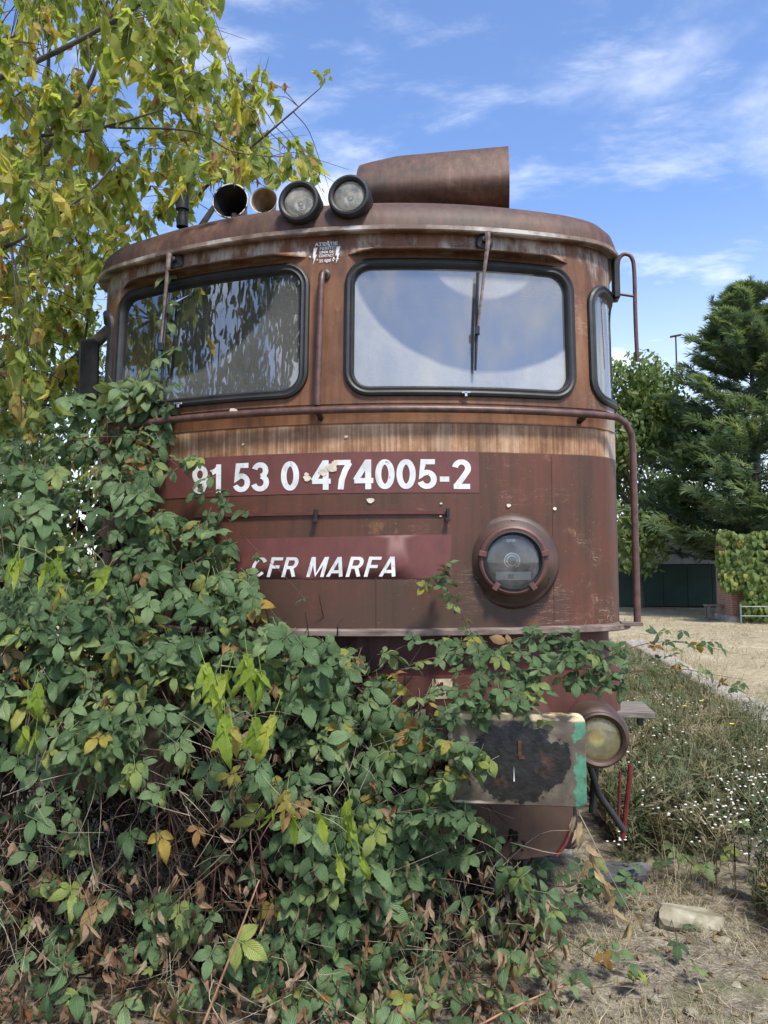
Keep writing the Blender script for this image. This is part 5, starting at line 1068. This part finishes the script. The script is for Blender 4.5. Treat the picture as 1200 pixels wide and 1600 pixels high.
p = ray_z(1172, 965, 0); q = at(1168, 458, 23.6); conifer((q[0], 23.6, 0), q[2], 4.2)
# ------------------------------------------------------------------ yard behind: sheet shed, vine-grown brick shed, bench, railing, lamp
MT['green'] = simple('dark_green_sheet', (.008, .030, .024), (.014, .046, .036), .45, 1.5); MT['grey'] = simple('grey_sheet', (.26, .29, .33), (.36, .39, .43), .5, 2., stretch=(1, 1, .3))
shed = empty('sheet_metal_shed', (8.2, 27.6, 0), 'long shed wall, dark green sheet below and grey sheet above', 'shed')
for k in range(5): MB().box((-2.1+.9*k, 0, .80), (.443, .05, .80), bev=.008).build('green_panel', MT['green'], shed)
for k in range(9): MB().box((-2.3+.5*k, .03, 2.2), (.244, .05, .58), bev=.01).build('grey_panel', MT['grey'], shed)
MB().box((-.05, 1.5, 2.86), (2.7, 1.6, .05), bev=.01).build('roof', MT['grey'], shed); MB().box((-.05, 1.6, 1.4), (2.5, 1.45, 1.35)).build('wall', MT['green'], shed); MB().box((-2.65, -.08, 1.3), (.06, .06, 1.3), bev=.01).build('post', simple('pale_green_post', (.30, .38, .33), (.42, .5, .44), .6, 3.), shed)
def brick():
    m, t, b = mat('red_brick'); v = coord(t); n = t.new('ShaderNodeTexBrick'); X = t.sep(v); t.put(n.inputs['Vector'], t.comb(t.math('ADD', X[0], X[1]), X[2], 0.)); n.inputs['Scale'].default_value = 4.; n.inputs['Color1'].default_value = (.20, .085, .055, 1); n.inputs['Color2'].default_value = (.28, .13, .085, 1); n.inputs['Mortar'].default_value = (.32, .29, .25, 1)
    t.put(b.inputs['Base Color'], n.outputs[0]); b.inputs['Roughness'].default_value = .9; return m
bs_ = at(1128, 950, 19.8); hut = empty('brick_hut', (bs_[0]+1.8, 21.3, 0), 'low brick hut almost hidden under climbing vines', 'hut'); MB().box((.25, -.65, 1.12), (1.75, .75, 1.12), bev=.01).build('wall', brick(), hut); MB().box((.35, -.65, 2.29), (1.8, .85, .05), bev=.01).build('roof', MT['grey'], hut); MB().box((.25, -.66, .06), (1.80, .79, .1)).build('plinth', MT['concrete'], hut)
def vine():
    g = np.random.default_rng(9); base = np.array([bs_[0]+1.8, 19.7, 0]); root = empty('climbing_vine', tuple(base), 'bright green climbing vine hanging over the brick hut', 'vine'); n = 6500
    x = g.uniform(-1.9, 2.2, n); z = .15+2.35*g.random(n)**.8; k = (vnoise(x, z, 1.6, 4) > .18) & ~((x < -1.3) & (z < .95)) ; x, z = x[k], z[k]; n = len(x); y = g.normal(0, .10, n)-.22*vnoise(x, z, 1.3, 8)
    z += .2*vnoise(x, x*0, 1.7, 3)*(z > 2.1)
    m = leaf_mat('vine_leaf', [(0., (.075, .125, .03)), (.5, (.13, .20, .05)), (.88, (.20, .26, .075)), (.985, (.34, .32, .07)), (1., (.42, .20, .04))], trans=.35, rough=.5, vein=.2)
    scatter('leaves', [leaflet(1., .48, 4, .1, .2, .3), leaflet(1., .42, 4, .1, .35, .45)], np.stack([x, y, z], 1)+base, frames(np.stack([g.normal(0, .4, n), g.normal(-.3, .3, n), -np.ones(n)], 1), np.stack([g.normal(0, .5, n), -np.ones(n), g.normal(.6, .4, n)], 1)), g.uniform(.11, .2, n), m, root, local=base)
    st = Sticks()
    for q in range(18): a = base+np.array([g.uniform(-1.2, 2.), .05, 0]); st.add(bez([a, a+[g.normal(0, .3), .0, 1.2], a+[g.normal(0, .5), .02, 2.3]], 5), .02, .008, 4)
    st.build('stems', MT['bark'], root, 'stuff', base)
vine()
p = ray_z(1127, 968, 0); bn = empty('bench', (p[0], p[1], 0), 'low weathered plank bench on the dry grass by the hut', 'bench')
for k in range(3): MB().box((0, -.13+.13*k, .42), (.46, .06, .022), bev=.005).build('plank', MT['wood'], bn)
for x in (-.38, .38):
    for y in (-.13, .13): MB().box((x, y, .2), (.035, .03, .2), bev=.004).build('leg', MT['wood'], bn)
p = ray_z(1158, 975, 0); rl = empty('metal_railing', (p[0], p[1], 0), 'thin grey metal railing beside the bench', 'railing'); MT['galv'] = simple('galvanised_tube', (.12, .14, .14), (.22, .24, .235), .5, 6.)
for z in (.22, .48): MB().tube([(-.02, 0, z), (2.2, -.1, z)], .018, 6).build('rail', MT['galv'], rl)
for x in (0, 1.1, 2.15): MB().tube([(x, -.05*x, 0), (x, -.05*x, .56)], .022, 6).build('post', MT['galv'], rl)
g_ = np.random.default_rng(12)
for k in (3, 4, 5):
    q = ray_z(1095+k*19, 968+g_.normal(0, 5), 0); generic_tree('garden_plant', ('leafy garden plant just left of the bench', 'leafy garden plant under the bench', 'leafy garden plant between bench and railing', 'leafy garden plant behind the railing start', 'leafy garden plant behind the railing middle', 'leafy garden plant by the right edge of the picture')[k], (q[0], q[1]+.75, 0), g_.uniform(.35, .75), .3, 260, .10, 'leafgreen', 90+k, 6, .01, .15, 'greenstem', group='garden plants by the hut')['category'] = 'plant'
p = at(1058, 600, 48.); q = at(1057, 526, 48.); lp = empty('street_lamp', (p[0], 48., 0), 'thin street lamp standing up behind the conifer', 'lamp'); MB().tube([(0, 0, 0), (0, 0, q[2])], [.09, .05], 8).build('pole', MT['black'], lp); MB().box((.0, 0, q[2]+.05), (.36, .12, .05), np.array(Matrix.Rotation(-.15, 3, 'Y')), .02).build('lamp_head', MT['black'], lp)
